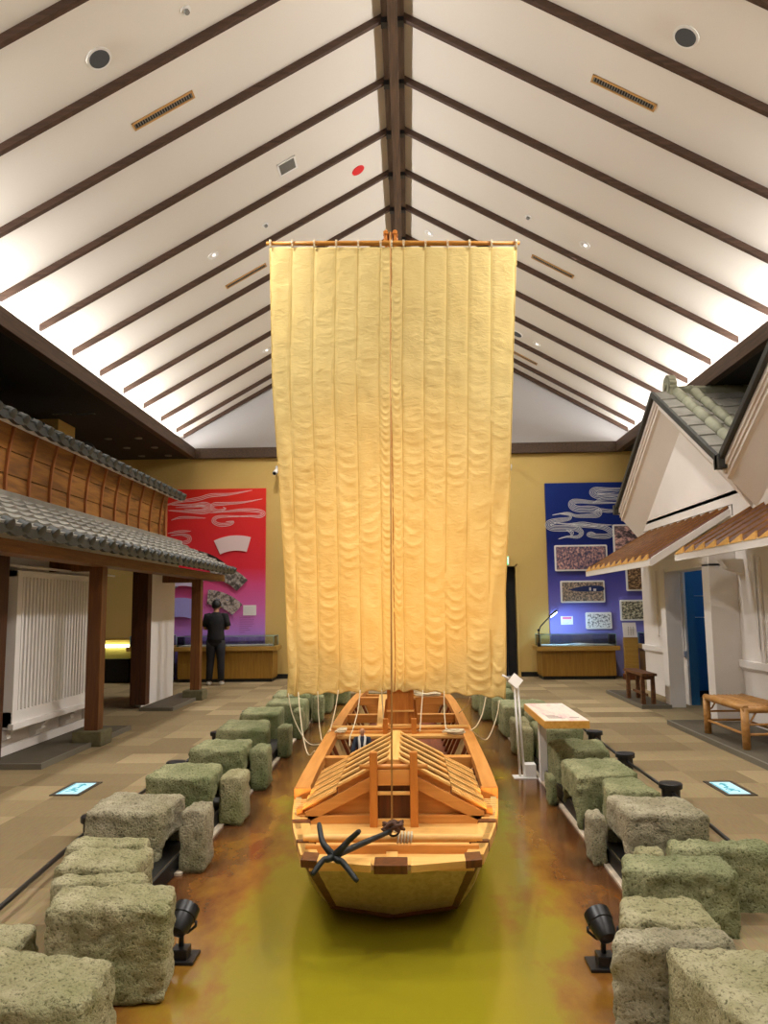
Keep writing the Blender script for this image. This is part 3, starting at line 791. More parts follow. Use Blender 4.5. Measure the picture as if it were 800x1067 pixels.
# ------------------------------------------------------------------ stone blocks along the canal
def stone(label, quad, z0, z1, m, group, n=14, seed=0, rough=.022, hollow=None):
    """quad: near-left, near-right, far-right, far-left (x, y); hollow: side 'l'/'r' worn away below"""
    q = [Vector((a, b, 0)) for a, b in quad]
    cx = sum(p.x for p in q)/4; cy = sum(p.y for p in q)/4
    bm = bmesh.new()
    bmesh.ops.create_cube(bm, size=2)
    bmesh.ops.subdivide_edges(bm, edges=bm.edges[:], cuts=n, use_grid_fill=True)
    sx = ((q[1]-q[0]).length + (q[2]-q[3]).length)/2; sy = ((q[3]-q[0]).length + (q[2]-q[1]).length)/2; sz = z1-z0
    off = Vector((seed*7.3, seed*3.1, seed*1.7))
    for v in bm.verts:
        p = v.co.copy()
        # rounded box: pull the corners in by a fixed radius
        half = Vector((sx/2, sy/2, sz/2)); rad = min(.034, .45*min(half))
        w = Vector((p.x*half.x, p.y*half.y, p.z*half.z))
        c = Vector([max(-(h-rad), min(h-rad, a)) for a, h in zip(w, half)])
        d = w - c
        if d.length > 1e-6: w = c + d.normalized()*min(d.length, rad)
        nrm = (d.normalized() if d.length > 1e-6 else Vector((0,0,1)))
        s = off + w*1.0
        a = noise.noise(s*4)*rough*.6 + noise.noise(s*13)*rough*.45 + noise.noise(s*31)*rough*.45
        a -= max(0, noise.noise(s*22+Vector((9,9,9))) - .25)*rough*1.6
        w += nrm*a
        u = w.x/sx + .5; t = w.y/sy + .5
        g = q[0]*(1-u)*(1-t) + q[1]*u*(1-t) + q[2]*u*t + q[3]*(1-u)*t
        z = w.z + (z0+z1)/2
        if hollow:
            k = (u-.35)/.65 if hollow == 'r' else (.65-u)/.65
            if k > 0 and w.z < 0:
                mid = 1 - abs(t-.55)/.5
                lift = max(0, min(1, k*1.5))*max(0, min(1, mid*2))*.5*sz
                z += lift*(-w.z/half.z)
        v.co = Vector((g.x-cx, g.y-cy, z))
    me = bpy.data.meshes.new('canal_stone'); bm.to_mesh(me); bm.free()
    me.materials.append(m)
    for p in me.polygons: p.use_smooth = True
    o = bpy.data.objects.new('canal_stone', me); COL.objects.link(o); o.location = (cx, cy, 0)
    return tag(o, label, 'stone block', group)
def rq(x0, x1, y0, y1): return [(x0,y0),(x1,y0),(x1,y1),(x0,y1)]
GL, GR = 'stone blocks along the left bank', 'stone blocks along the right bank'
S1, S2, S3 = M['stone1'], M['stone2'], M['stone3']
W_ = -.102
LEFT = [
 ('big pale mossy stone block in the bottom left corner, nearest of the left bank', [(-1.75,2.62),(-1.06,2.60),(-1.07,2.95),(-1.62,3.05)], W_, .30, S1, 30, None),
 ('tall green-shadowed stone block behind the corner one, hiding the left black spotlight', [(-1.56,3.40),(-1.04,3.42),(-1.08,3.69),(-1.62,3.68)], W_, .30, S1, 30, None),
 ('small mossy lump of stone at the outer side of the tall left block', rq(-1.86,-1.665,3.36,3.60), 0, .17, S1, 12, None),
 ('lowest front slab of three stepped flat stones behind the tall left block', rq(-1.70,-1.26,3.72,3.86), W_, .295, S1, 14, None),
 ('middle slab of the three stepped flat stones on the left bank', rq(-1.76,-1.36,3.89,4.22), W_, .31, S1, 18, None),
 ('rear slab of the three stepped flat stones, touching the hollow grey block', rq(-1.87,-1.43,4.26,4.43), W_, .30, S1, 14, None),
 ('large grey-buff block with its right underside hollowed out, left bank', [(-2.06,4.96),(-1.57,4.92),(-1.53,5.40),(-2.05,5.46)], W_, .30, S3, 26, 'r'),
 ('narrow upright grey filler stone just beyond the hollow grey left block', rq(-1.47,-1.31,5.04,5.30), W_, .28, S3, 12, None),
 ('large green-fronted block with a dark can light behind it, second beyond the stepped slabs', [(-2.02,5.98),(-1.49,5.87),(-1.52,6.42),(-2.01,6.46)], -.02, .30, S2, 20, 'r'),
 ('upright buff filler stone in the gap after the green-fronted left block', rq(-1.49,-1.30,6.10,6.42), W_, .265, S1, 12, None),
 ('square green block on the left bank with a round black post cap before it', [(-2.00,7.09),(-1.49,7.00),(-1.51,7.55),(-2.0,7.6)], -.04, .30, S2, 16, 'r'),
 ('thin upright filler stone beside the square green left block', rq(-1.48,-1.32,7.22,7.55), W_, .27, S2, 10, None),
 ('mossy block on the left bank with a small black box at its outer end', [(-2.05,8.25),(-1.48,8.16),(-1.57,8.85),(-2.06,8.91)], -.05, .30, S2, 14, 'r'),
 ('small upright filler stone standing at the water after the black-box block', rq(-1.48,-1.34,8.72,9.0), W_, .24, S2, 10, None),
 ('mossy block on the left bank, fifth large block counting from the hollow grey one', [(-2.04,9.42),(-1.57,9.36),(-1.61,10.12),(-2.08,10.05)], -.05, .30, S2, 12, None),
 ('slim filler stone beside a hanging sail rope, left bank', rq(-1.49,-1.38,9.95,10.3), W_, .26, S2, 8, None),
 ('low mossy block under the lower left corner of the sail, nearer of two', rq(-1.92,-1.40,10.4,10.95), W_, .30, S2, 10, None),
 ('flat mossy block under the lower left corner of the sail, farther of two', rq(-2.0,-1.46,11.3,12.0), W_, .30, S2, 10, None),
 ('dark slim stone behind the two left sail ropes', rq(-1.42,-1.26,11.35,11.6), W_, .27, S2, 8, None),
 ('mossy block half hidden by the sail near the left side of the stern', rq(-1.75,-1.24,12.3,12.9), W_, .32, S2, 8, None),
 ('farthest mossy block seen below the sail on the left bank', rq(-1.6,-1.05,13.35,13.95), W_, .32, S2, 8, None),
]
RIGHT = [
 ('big green-flecked block in the bottom right corner, nearest of the right bank', [(1.00,2.42),(1.62,2.42),(1.27,3.05),(.92,3.05)], W_, .30, S1, 30, None),
 ('upright flat-topped block beside the right black spotlight', [(.73,3.07),(1.2,3.07),(1.2,3.21),(.78,3.21)], W_, .30, S3, 26, None),
 ('wide low yellow-green slab behind the upright block of the right bank', [(.82,3.28),(1.22,3.24),(1.2,3.53),(.89,3.54)], W_, .30, S1, 22, None),
 ('wide dark-pitted block in the middle of the near right bank', [(.99,3.88),(1.53,3.84),(1.55,4.1),(1.05,4.11)], W_, .30, S2, 26, None),
 ('long block reaching to the right edge behind the dark-pitted block', [(1.32,4.15),(1.83,4.15),(1.86,4.33),(1.34,4.34)], W_, .31, S2, 20, None),
 ('small pale lump wedged left of the long right-edge block', rq(1.16,1.30,4.17,4.30), W_, .28, S1, 10, None),
 ('large buff block with a black hollow under its left side, right bank', [(1.30,4.88),(1.77,4.83),(1.78,5.28),(1.28,5.36)], W_, .30, S3, 24, 'l'),
 ('narrow post-like stone standing in the canal left of the hollow buff block', rq(1.14,1.235,5.16,5.36), W_, .20, S3, 10, None),
 ('low green-grey slab under the black post cap, right bank', [(1.32,5.47),(1.68,5.43),(1.64,5.87),(1.38,5.86)], W_, .30, S2, 16, None),
 ('bulky mid-green block beside the low slab on the right bank', [(1.21,5.9),(1.69,6.0),(1.68,6.6),(1.22,6.55)], W_, .30, S2, 22, 'l'),
 ('thin flat stone on edge at the waterline left of the bulky green block', rq(1.14,1.2,6.66,6.9), W_, .13, S2, 8, None),
 ('green block with pale left face right in front of the tilted information board leg', [(1.27,6.98),(1.72,6.92),(1.76,7.5),(1.27,7.45)], W_, .30, S2, 16, None),
 ('block beneath the far end of the pine information board', rq(1.28,1.74,8.05,8.6), W_, .31, S2, 14, None),
 ('stone with pinkish worn side just beside the information board leg', rq(1.13,1.25,8.1,8.5), W_, .30, S1, 12, None),
 ('upright mossy stone between the white sign post and the board', rq(1.13,1.32,8.8,9.1), W_, .28, S1, 10, None),
 ('mossy block hidden partly by the white sign post', rq(1.36,1.8,9.0,9.55), W_, .30, S2, 10, None),
 ('wide mossy block just behind the white sign post head', rq(1.16,1.76,9.92,10.6), W_, .30, S2, 12, None),
 ('slim stone at the lower right corner of the sail', rq(1.15,1.28,11.0,11.25), W_, .26, S2, 8, None),
 ('mossy block behind the lower right corner of the sail, nearer of two', rq(1.02,1.5,11.4,12.0), W_, .31, S2, 10, None),
 ('mossy block behind the lower right corner of the sail, farther of two', rq(1.0,1.6,12.4,13.0), W_, .31, S2, 8, None),
]
for i, (lb, qd, z0, z1, m_, n_, h_) in enumerate(LEFT): stone(lb, qd, z0, z1, m_, GL, n_, i+1, hollow=h_)
for i, (lb, qd, z0, z1, m_, n_, h_) in enumerate(RIGHT): stone(lb, qd, z0, z1, m_, GR, n_, i+41, hollow=h_)
mb = MB().box(-1.60, -1.44, 5.0, 13.5, -.1, -.085).box(1.21, 1.34, 4.0, 13.5, -.1, -.085)
struct('trim_bank_ledge', mb, plain('pale_ledge_mortar', rgb(196,182,160), .9, nz=.2, nscale=12))

# low black barrier posts and rails behind the stones
PL = [(-1.98,3.0), (-2.18,5.45), (-2.17,7.3), (-2.2,9.0), (-2.22,10.8)]
PR = [(1.93,4.45), (2.03,6.35), (2.02,7.6), (2.04,8.9), (2.06,10.4)]
def post(x, y, label):
    r = thing('barrier_post', label, 'post', (x,y,0), 'low black barrier posts')
    obj('shaft', MB().lathe([(.07,0),(.07,.11)], (x,y,0), 18), M['black_metal'], r, angle=40)
    obj('cap', MB().lathe([(.088,.11),(.09,.115),(.09,.145),(.084,.15)], (x,y,0), 22), M['black_metal'], r, angle=40)
nm = ['beside the corner block', 'at the outer end of the hollow grey block', 'behind the green-fronted block', 'behind the square green block', 'left of the slim filler stone']
for (x, y), w in zip(PL, nm): post(x, y, 'low black barrier post on left carpet ' + w)
nm = ['at the edge by the long block', 'standing clear behind the low slab', 'behind the bulky mid-green block', 'behind the information board', 'near the sign post']
for (x, y), w in zip(PR, nm): post(x, y, 'low black barrier post on right carpet ' + w)
for P_, sd in ((PL, 'left'), (PR, 'right')):
    for i, (a, b) in enumerate(zip(P_, P_[1:])):
        d = (Vector((b[0],b[1],0))-Vector((a[0],a[1],0))).normalized()*.071
        single('barrier_rail', MB().tube([(a[0]+d.x,a[1]+d.y,.08),(b[0]-d.x,b[1]-d.y,.08)], .014, 10), M['black_metal'], 'thin black low rail on the %s carpet, %s span from the front' % (sd, ('nearest','second','third','farthest')[i]), 'rail', (a[0],a[1],0), 'low black barrier rails')

# black floor spotlights in the canal
def spot(x, y, label, aim):
    r = thing('floor_spotlight', label, 'spotlight', (x,y,-.1), 'black floor spotlights')
    obj('base_plate', MB().box(x-.075, x+.075, y-.07, y+.07, -.1, -.085), M['black_metal'], r, bevel=.003)
    obj('driver_box', MB().box(x-.035, x+.04, y-.05, y+.03, -.085, -.04), M['black_metal'], r, bevel=.004)
    obj('stem', MB().tube([(x,y,-.05),(x,y,.03)], .012, 10), M['black_metal'], r)
    a = Vector(aim).normalized(); c = Vector((x,y,.072))
    K = .8
    h = obj('lamp_head', MB().tube([c-a*.085*K, c-a*.075*K, c-a*.04*K, c+a*.02*K, c+a*.025*K, c+a*.09*K, c+a*.092*K, c+a*.075*K], [r_*K for r_ in (.02,.045,.062,.068,.075,.075,.066,.062)], 24), M['black_metal'], r, angle=40)
    obj('lens', MB().tube([c+a*.07*K, c+a*.076*K], .062*K, 20), emit('spot_lens_'+('l' if x < 0 else 'r'), (1,.78,.4,1), 3), h)
    obj('yoke', MB().tube([c+Vector((-.068,0,0)), (x-.068,y,.05), (x-.03,y,.02), (x+.03,y,.02), (x+.068,y,.05), c+Vector((.068,0,0))], .007, 8), M['black_metal'], r)
spot(-1.105, 3.86, 'black floor spotlight peeping out from behind the tall left block', (.16,.8,.55))
spot(.87, 3.8, 'black floor spotlight beside the right bank, base plate in view', (-.18,.8,.55))

# ------------------------------------------------------------------ the boat
CX = -.105
BT = thing('river_boat', 'flat-bottomed cedar cargo boat with roofed bow cabin, floating in the canal', 'boat', (CX, 7.5, -.1))
top = [(3.95,.425),(4.15,.47),(4.4,.53),(4.66,.582),(4.95,.622),(5.25,.655),(5.8,.67),(6.4,.675),(7.6,.68),(8.8,.68),(10.0,.665),(10.8,.63),(11.4,.58)]
bot = [(4.39,.34),(4.5,.36),(4.65,.385),(4.85,.41),(5.1,.435),(5.35,.455),(5.8,.48),(6.4,.495),(7.6,.5),(8.8,.5),(10.0,.48),(10.7,.45),(11.1,.42)]
ZT, ZB = .318, -.1
def zb(i): return -.06 if i == 0 else (-.09 if i == 1 else ZB)
for s, w in ((-1,'left'), (1,'right')):
    def out(a, b):
        i = min(int(round(a*(len(top)-1))), len(top)-1)
        (yt, ht), (yb_, hb) = top[i], bot[i]
        bulge = .03*math.sin(PI*b)
        return Vector((CX + s*(hb+(ht-hb)*b+bulge), yb_+(yt-yb_)*b, zb(i)+(ZT-zb(i))*b))
    def inn(a, b):
        p = out(a, b); p.x -= s*.035
        return p
    obj('side_planking', MB().slab(out, inn, len(top)-1, 5), M['hull_pale'], BT, angle=50)
# bow transom, its dark frame, and the stern
y0t, y1t = 3.95, 4.39
def tr(a, b):
    h = .34 + (.425-.34)*b
    x = CX + (2*a-1)*h
    v = 1-abs(2*a-1)
    return Vector((x, y1t+(y0t-y1t)*b - .10*v, -.06+(.297+.06)*b - .012*v*(1-b)))
def tr2(a, b):
    p = tr(a, b); p.y += .05; return p
obj('bow_transom', MB().slab(tr, tr2, 8, 4), M['hull_pale'], BT, angle=50)
for s in (-1, 1):
    e = .0 if s < 0 else 1.0
    mb = MB()
    pts = [tr(e, b/4) + Vector((0,-.012,0)) for b in range(5)]
    for a, b in zip(pts, pts[1:]):
        mb.hexa([a+Vector((-.0 if s<0 else -.05,0,0)), a+Vector((.05 if s<0 else .0,0,0)), a+Vector((.05 if s<0 else 0,.03,0)), a+Vector((0 if s<0 else -.05,.03,0)),
                 b+Vector((-.0 if s<0 else -.05,0,0)), b+Vector((.05 if s<0 else .0,0,0)), b+Vector((.05 if s<0 else 0,.03,0)), b+Vector((0 if s<0 else -.05,.03,0))])
    obj('bow_corner_strip', mb, M['boat_dark'], BT)
mb = MB()
for a0, a1 in ((0,.5),(.5,1)):
    p, q = tr(a0, 0), tr(a1, 0)
    mb.hexa([p+Vector((0,-.02,-.0)), q+Vector((0,-.02,-.0)), q+Vector((0,.03,0)), p+Vector((0,.03,0)), p+Vector((0,-.035,.045)), q+Vector((0,-.035,.045)), q+Vector((0,.03,.045)), p+Vector((0,.03,.045))])
obj('bow_foot_strip', mb, M['boat_dark'], BT)
mb = MB().prism([(CX-.42, ZB),(CX+.42, ZB),(CX+.58, ZT),(CX-.58, ZT)], 1, 11.1, 11.15)
obj('stern_transom', mb, M['boat_x'], BT)
mb = MB()
for i in range(len(bot)-1):
    (ya, ha), (yb_, hb) = bot[i], bot[i+1]
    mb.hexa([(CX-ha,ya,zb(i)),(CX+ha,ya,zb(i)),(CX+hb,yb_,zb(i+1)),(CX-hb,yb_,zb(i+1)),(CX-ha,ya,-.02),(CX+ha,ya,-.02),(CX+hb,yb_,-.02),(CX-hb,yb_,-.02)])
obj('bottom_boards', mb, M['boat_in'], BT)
# chevron bow rail with three dark blocks
def rail_x(x): return 3.93 - .11*(1-abs(x-CX)/.44)
for s in (-1, 1):
    xa, xb = CX + s*.095, CX + s*.36
    ya, yb_ = rail_x(xa), rail_x(xb)
    pts = sorted([(xa,ya),(xb,yb_)])
    (xa,ya),(xb,yb_) = pts
    obj('bow_rail', MB().hexa([(xa,ya,.293),(xb,yb_,.293),(xb,yb_+.09,.293),(xa,ya+.09,.293),(xa,ya-.012,.332),(xb,yb_-.012,.332),(xb,yb_+.09,.332),(xa,ya+.09,.332)]), M['boat_light'], BT, bevel=.003)
    xa, xb = sorted((CX + s*.36, CX + s*.44))
    ya, yb_ = rail_x(xa), rail_x(xb)
    obj('bow_block', MB().hexa([(xa,ya-.006,.293),(xb,yb_-.006,.293),(xb,yb_+.11,.293),(xa,ya+.11,.293),(xa,ya-.018,.334),(xb,yb_-.018,.334),(xb,yb_+.11,.334),(xa,ya+.11,.334)]), M['boat_dark'], BT, bevel=.003)
obj('bow_block', MB().hexa([(CX-.08,3.835,.29),(CX+.08,3.835,.29),(CX+.08,3.95,.29),(CX-.08,3.95,.29),(CX-.08,3.82,.335),(CX+.08,3.82,.335),(CX+.08,3.95,.335),(CX-.08,3.95,.335)]), M['boat_dark'], BT, bevel=.003)
# foredeck, batten, cross bar, roller
obj('foredeck', MB().hexa([(CX-.40,3.93,.275),(CX+.40,3.93,.275),(CX+.44,4.14,.275),(CX-.44,4.14,.275),(CX-.40,3.93,.295),(CX+.40,3.93,.295),(CX+.44,4.14,.295),(CX-.44,4.14,.295)]).box(CX-.1, CX+.1, 3.90, 3.95, .275, .295), M['boat_light'], BT)
obj('deck_batten', MB().box(CX-.03, CX+.03, 3.95, 4.12, .295, .31), M['boat_light_y'], BT, bevel=.003)
obj('cross_bar', MB().box(CX-.445, CX+.445, 4.125, 4.15, .27, .338), M['boat_x'], BT, bevel=.004)
obj('anchor_roller', MB().tube([(CX-.47,4.245,.338),(CX-.44,4.245,.338),(CX-.44,4.245,.338),(CX+.44,4.245,.338),(CX+.44,4.245,.338),(CX+.47,4.245,.338)], [.018,.018,.022,.022,.018,.018], 14), M['boat_light'], BT, angle=40)
obj('well_board', MB().box(CX-.45, CX+.45, 4.16, 4.34, .235, .25).box(CX-.5, CX+.5, 4.34, 4.74, .262, .278), M['boat_light'], BT, bevel=.002)
# gunwales: raised cap aft, lower jointed cap forward with ribbed pads
def gx(y):
    for (ya, ha), (yb_, hb) in zip(top, top[1:]):
        if ya <= y <= yb_: return ha + (hb-ha)*(y-ya)/(yb_-ya)
    return top[-1][1]
for s in (-1, 1):
    def cap(y0, y1, z0, z1, wd, name, m, n=6, lift=0):
        mb = MB()
        for i in range(n):
            ya = y0 + (y1-y0)*i/n; yb_ = y0 + (y1-y0)*(i+1)/n
            xo, xo2 = CX + s*(gx(ya)+.012), CX + s*(gx(yb_)+.012)
            xi, xi2 = xo - s*wd, xo2 - s*wd
            mb.hexa([(xo,ya,z0),(xi,ya,z0),(xi2,yb_,z0),(xo2,yb_,z0),(xo,ya,z1),(xi,ya,z1+lift),(xi2,yb_,z1+lift),(xo2,yb_,z1)])
        return obj(name, mb, m, BT)
    cap(5.26, 11.35, .30, .365, .10, 'gunwale', M['boat'], 14)
    cap(5.22, 5.262, .30, .372, .11, 'gunwale_end', M['boat_z'], 1)
    pad = cap(4.66, 5.22, .27, .305, .10, 'gunwale_pad', M['boat_light_y'], 4)
    for i in range(10):
        y = 4.71 + i*.048
        xo = CX + s*(gx(y)+.006)
        xa, xb = sorted((xo, xo - s*.085))
        obj('pad_rib', MB().box(xa, xb, y-.012, y+.012, .305, .320), M['boat_light'], pad)
    cap(4.61, 4.66, .27, .325, .105, 'joint_strip', M['boat_dark'], 1)
    cap(4.27, 4.61, .27, .318, .10, 'fore_gunwale', M['boat_light_y'], 3)
    cap(4.23, 4.27, .27, .326, .10, 'joint_strip', M['boat_dark'], 1)
    cap(4.04, 4.23, .27, .318, .09, 'fore_gunwale', M['boat_light_y'], 2)
# cabin in the bow
CY0, CY1 = 4.80, 5.86
obj('cabin_sill', MB().box(CX-.56, CX+.56, 4.74, 4.80, .262, .325), M['boat_x'], BT, bevel=.003)
obj('cabin_front', MB().prism([(CX-.50,.32),(CX+.50,.32),(CX,.575)], 1, 4.79, 4.81), M['boat_x'], BT)
TS = .255/.5
def rz(x): return .615 - TS*abs(x-CX)
RF = obj('cabin_roof', MB().prism([(CX-.56, rz(CX-.56)-.02),(CX, .595),(CX+.56, rz(CX+.56)-.02),(CX+.56, rz(CX+.56)-.035),(CX,.575),(CX-.56, rz(CX-.56)-.035)], 1, CY0-.02, CY1), M['boat_dark'], BT)  # dark base colour stands for the shade in the gaps between boards
for s in (-1, 1):
    p = [(CX+s*.0, .615-.0),(CX+s*.53, rz(CX+.53)),(CX+s*.53, rz(CX+.53)-.07),(CX, .615-.08)]
    obj('bargeboard', MB().prism(p, 1, CY0-.06, CY0-.02), M['boat_x'], BT, bevel=.003)
    nB = 6
    for i in range(nB):
        ya = CY0 - .05 + (CY1-CY0+.05)*i/nB; yb_ = ya + .10
        for (da, db, dz, gap) in ((.03, .335, .022, 0), (.342, .545, .0, .01)):
            xa, xb = CX + s*da, CX + s*db
            za, zb_ = rz(xa)+dz, rz(xb)+dz
            za += .02; zb_ += .02
            b = MB().hexa([(xa,ya-.01,za),(xb,ya-.01,zb_),(xb,yb_,zb_),(xa,yb_,za),(xa,ya-.01,za+.016),(xb,ya-.01,zb_+.016),(xb,yb_,zb_+.006),(xa,yb_,za+.006)])
            bt = MB().hexa([(xa,ya+.02,za-.045),(xb,ya+.02,zb_-.045),(xb,ya+.05,zb_-.045),(xa,ya+.05,za-.045),(xa,ya+.02,za),(xb,ya+.02,zb_),(xb,ya+.05,zb_),(xa,ya+.05,za)])
            obj('roof_batten', bt, M['boat_x'], RF)  # orange strip added as the shaded front edge under each light board
            if gap:
                for g_ in (.03, .065):
                    b.hexa([(xa,ya+g_,za+.004),(xb,ya+g_,zb_+.004),(xb,ya+g_+.018,zb_+.004),(xa,ya+g_+.018,za+.004),(xa,ya+g_,za+.020),(xb,ya+g_,zb_+.020),(xb,ya+g_+.018,zb_+.018),(xa,ya+g_+.018,za+.018)])
            obj('roof_board', b, M['boat_light'], RF, bevel=.002)
    obj('eave_post', MB().box(CX+s*.56-.022, CX+s*.56+.022, 4.76, 4.83, .26, .36), M['boat_z'], BT, bevel=.003)
obj('ridge_board', MB().hexa([(CX-.06,CY0-.04,.60),(CX+.06,CY0-.04,.60),(CX+.06,CY1,.60),(CX-.06,CY1,.60),(CX-.035,CY0-.04,.642),(CX+.035,CY0-.04,.642),(CX+.035,CY1,.642),(CX-.035,CY1,.642)]), M['boat_light_y'], BT, bevel=.004)
# bitt posts before the cabin with cross pieces and a dark opening
for s in (-1, 1):
    x = CX + s*.118
    obj('bitt_post', MB().box(x-.023, x+.023, 4.66, 4.71, .262, .70), M['boat_z'], BT, bevel=.004)
obj('bitt_bar', MB().tube([(CX-.20,4.685,.615),(CX+.20,4.685,.615)], .014, 12), M['boat_x'], BT)
obj('bitt_head_board', MB().box(CX-.095, CX+.095, 4.67, 4.70, .51, .60), M['boat_x'], BT, bevel=.003)
obj('bitt_cross_piece', MB().box(CX-.1, CX+.1, 4.675, 4.695, .455, .475), M['boat_light'], BT, bevel=.003)
obj('bitt_foot_board', MB().box(CX-.1, CX+.1, 4.675, 4.70, .275, .32), M['boat_light'], BT, bevel=.003)
obj('hatch', MB().box(CX-.1, CX+.1, 4.715, 4.73, .3, .52), M['boat_dark'], BT)
# thwarts, aft bitts and deck pieces
def half_in(y): return gx(y) - .08
for y, hgt, tp in ((6.42,.085,.35), (7.58,.075,.372), (8.8,.09,.36), (10.42,.10,.36)):
    h = half_in(y)
    obj('thwart', MB().box(CX-h, CX+h, y-.05, y+.05, tp-hgt, tp), M['boat_x'], BT, bevel=.004)
obj('thwart_board', MB().box(CX-half_in(7.58), CX+half_in(7.58), 7.40, 7.53, .325, .35), M['boat_light'], BT, bevel=.003)
obj('thwart_pole', MB().tube([(CX-.66,7.62,.395),(CX+.66,7.62,.395)], .02, 12), M['boat_light'], BT)
for s in (-1, 1):
    x = CX + s*.135
    obj('aft_bitt', MB().box(x-.024, x+.024, 7.50, 7.55, .3, .49), M['boat_z'], BT, bevel=.004)
obj('aft_bitt_bar', MB().tube([(CX-.17,7.525,.425),(CX+.17,7.525,.425)], .013, 10), M['boat_light'], BT)
obj('gang_plank', MB().hexa([(-.33,7.66,.375),(-.21,7.66,.375),(-.25,10.38,.37),(-.41,10.38,.37),(-.33,7.66,.40),(-.21,7.66,.40),(-.25,10.38,.395),(-.41,10.38,.395)]), M['boat_light_y'], BT, bevel=.003)
for s in (-1, 1):
    for i in range(15):
        y = 5.95 + i*.34
        if any(abs(y-t) < .08 for t in (6.42, 7.58, 8.8, 10.42)): continue
        xo = CX + s*(gx(y)-.035); xb = CX + s*(gx(y)-.035-.15)
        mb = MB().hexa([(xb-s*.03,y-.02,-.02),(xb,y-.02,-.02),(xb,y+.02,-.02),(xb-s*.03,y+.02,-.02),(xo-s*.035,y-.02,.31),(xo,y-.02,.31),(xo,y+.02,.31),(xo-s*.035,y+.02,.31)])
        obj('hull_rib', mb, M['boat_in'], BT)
# mast in its tabernacle, forked head
MX = -.10
mst = obj('mast', MB().hexa([(MX-.075,7.93,-.02),(MX+.075,7.93,-.02),(MX+.075,8.08,-.02),(MX-.075,8.08,-.02),(-.19,7.95,5.38),(-.09,7.95,5.38),(-.09,8.05,5.38),(-.19,8.05,5.38)]), M['mast'], BT, bevel=.008)
for s in (-1, 1):
    obj('mast_cheek', MB().box(MX+s*.105-.028, MX+s*.105+.028, 7.86, 8.14, -.02, .78), M['boat_z'], BT, bevel=.005)
    obj('mast_knee', MB().hexa([(MX+s*.135,7.95,.36),(MX+s*.18,7.95,.36),(MX+s*.18,8.03,.36),(MX+s*.135,8.03,.36),(MX+s*.135,7.95,.62),(MX+s*.15,7.95,.62),(MX+s*.15,8.03,.62),(MX+s*.135,8.03,.62)]), M['boat_z'], BT)
obj('mast_front_board', MB().box(MX-.078, MX+.078, 7.85, 7.88, -.02, .78), M['mast'], BT, bevel=.004)
obj('mast_band', MB().box(MX-.137, MX+.137, 7.84, 8.15, .51, .525), M['boat_light'], BT)
for s in (-1, 1):
    x = -.14 + s*.05
    obj('mast_fork', MB().box(x-.016, x+.016, 7.94, 8.06, 5.36, 5.60).box(x-.026, x+.026, 7.93, 8.07, 5.55, 5.585), M['mast'], mst, bevel=.004)
obj('sheave_block', MB().box(-.158, -.122, 7.95, 8.05, 5.36, 5.58), M['mast'], mst, bevel=.004)
obj('cross_pin', MB().tube([(-.22,8.0,5.52),(-.06,8.0,5.52)], .012, 10).tube([(-.22,8.0,5.57),(-.06,8.0,5.57)], .008, 8), M['mast'], mst)

# ------------------------------------------------------------------ yard, sail and rigging
yd = thing('sail_yard', 'long thin golden pole across the mast head carrying the sail', 'spar', (-.12, 7.86, 5.4))
YZ = lambda x: 5.405 - .026*(x+.12)
obj('pole', MB().tube([(-1.475,7.86,YZ(-1.475)),(-.8,7.86,YZ(-.8)),(-.12,7.86,YZ(-.12)),(.6,7.86,YZ(.6)),(1.235,7.86,YZ(1.235))], [.02,.026,.03,.026,.02], 14), M['eave_beam'] if False else wood('golden_yard_pole', rgb(206,146,62), rgb(182,122,44), axis=0, rough=.45), yd)
seam_t = [-1.430,-1.193,-.956,-.720,-.484,-.244,-.127,.0005,.235,.469,.702,.935,1.197]
seam_b = [-1.232,-1.150,-.930,-.719,-.499,-.280,-.160,-.066,.148,.353,.557,.797,.936]
def edge_l(v):
    pts = [(0,-1.435),(.32,-1.395),(.575,-1.308),(.745,-1.255),(.95,-1.214),(1,-1.228)]
    for (a, x), (b, y) in zip(pts, pts[1:]):
        if v <= b: return x+(y-x)*(v-a)/(b-a)
    return pts[-1][1]
def edge_r(v):
    pts = [(0,1.198),(.2,1.14),(.53,1.051),(.78,.968),(.94,.953),(1,.936)]
    for (a, x), (b, y) in zip(pts, pts[1:]):
        if v <= b: return x+(y-x)*(v-a)/(b-a)
    return pts[-1][1]
NP = 12
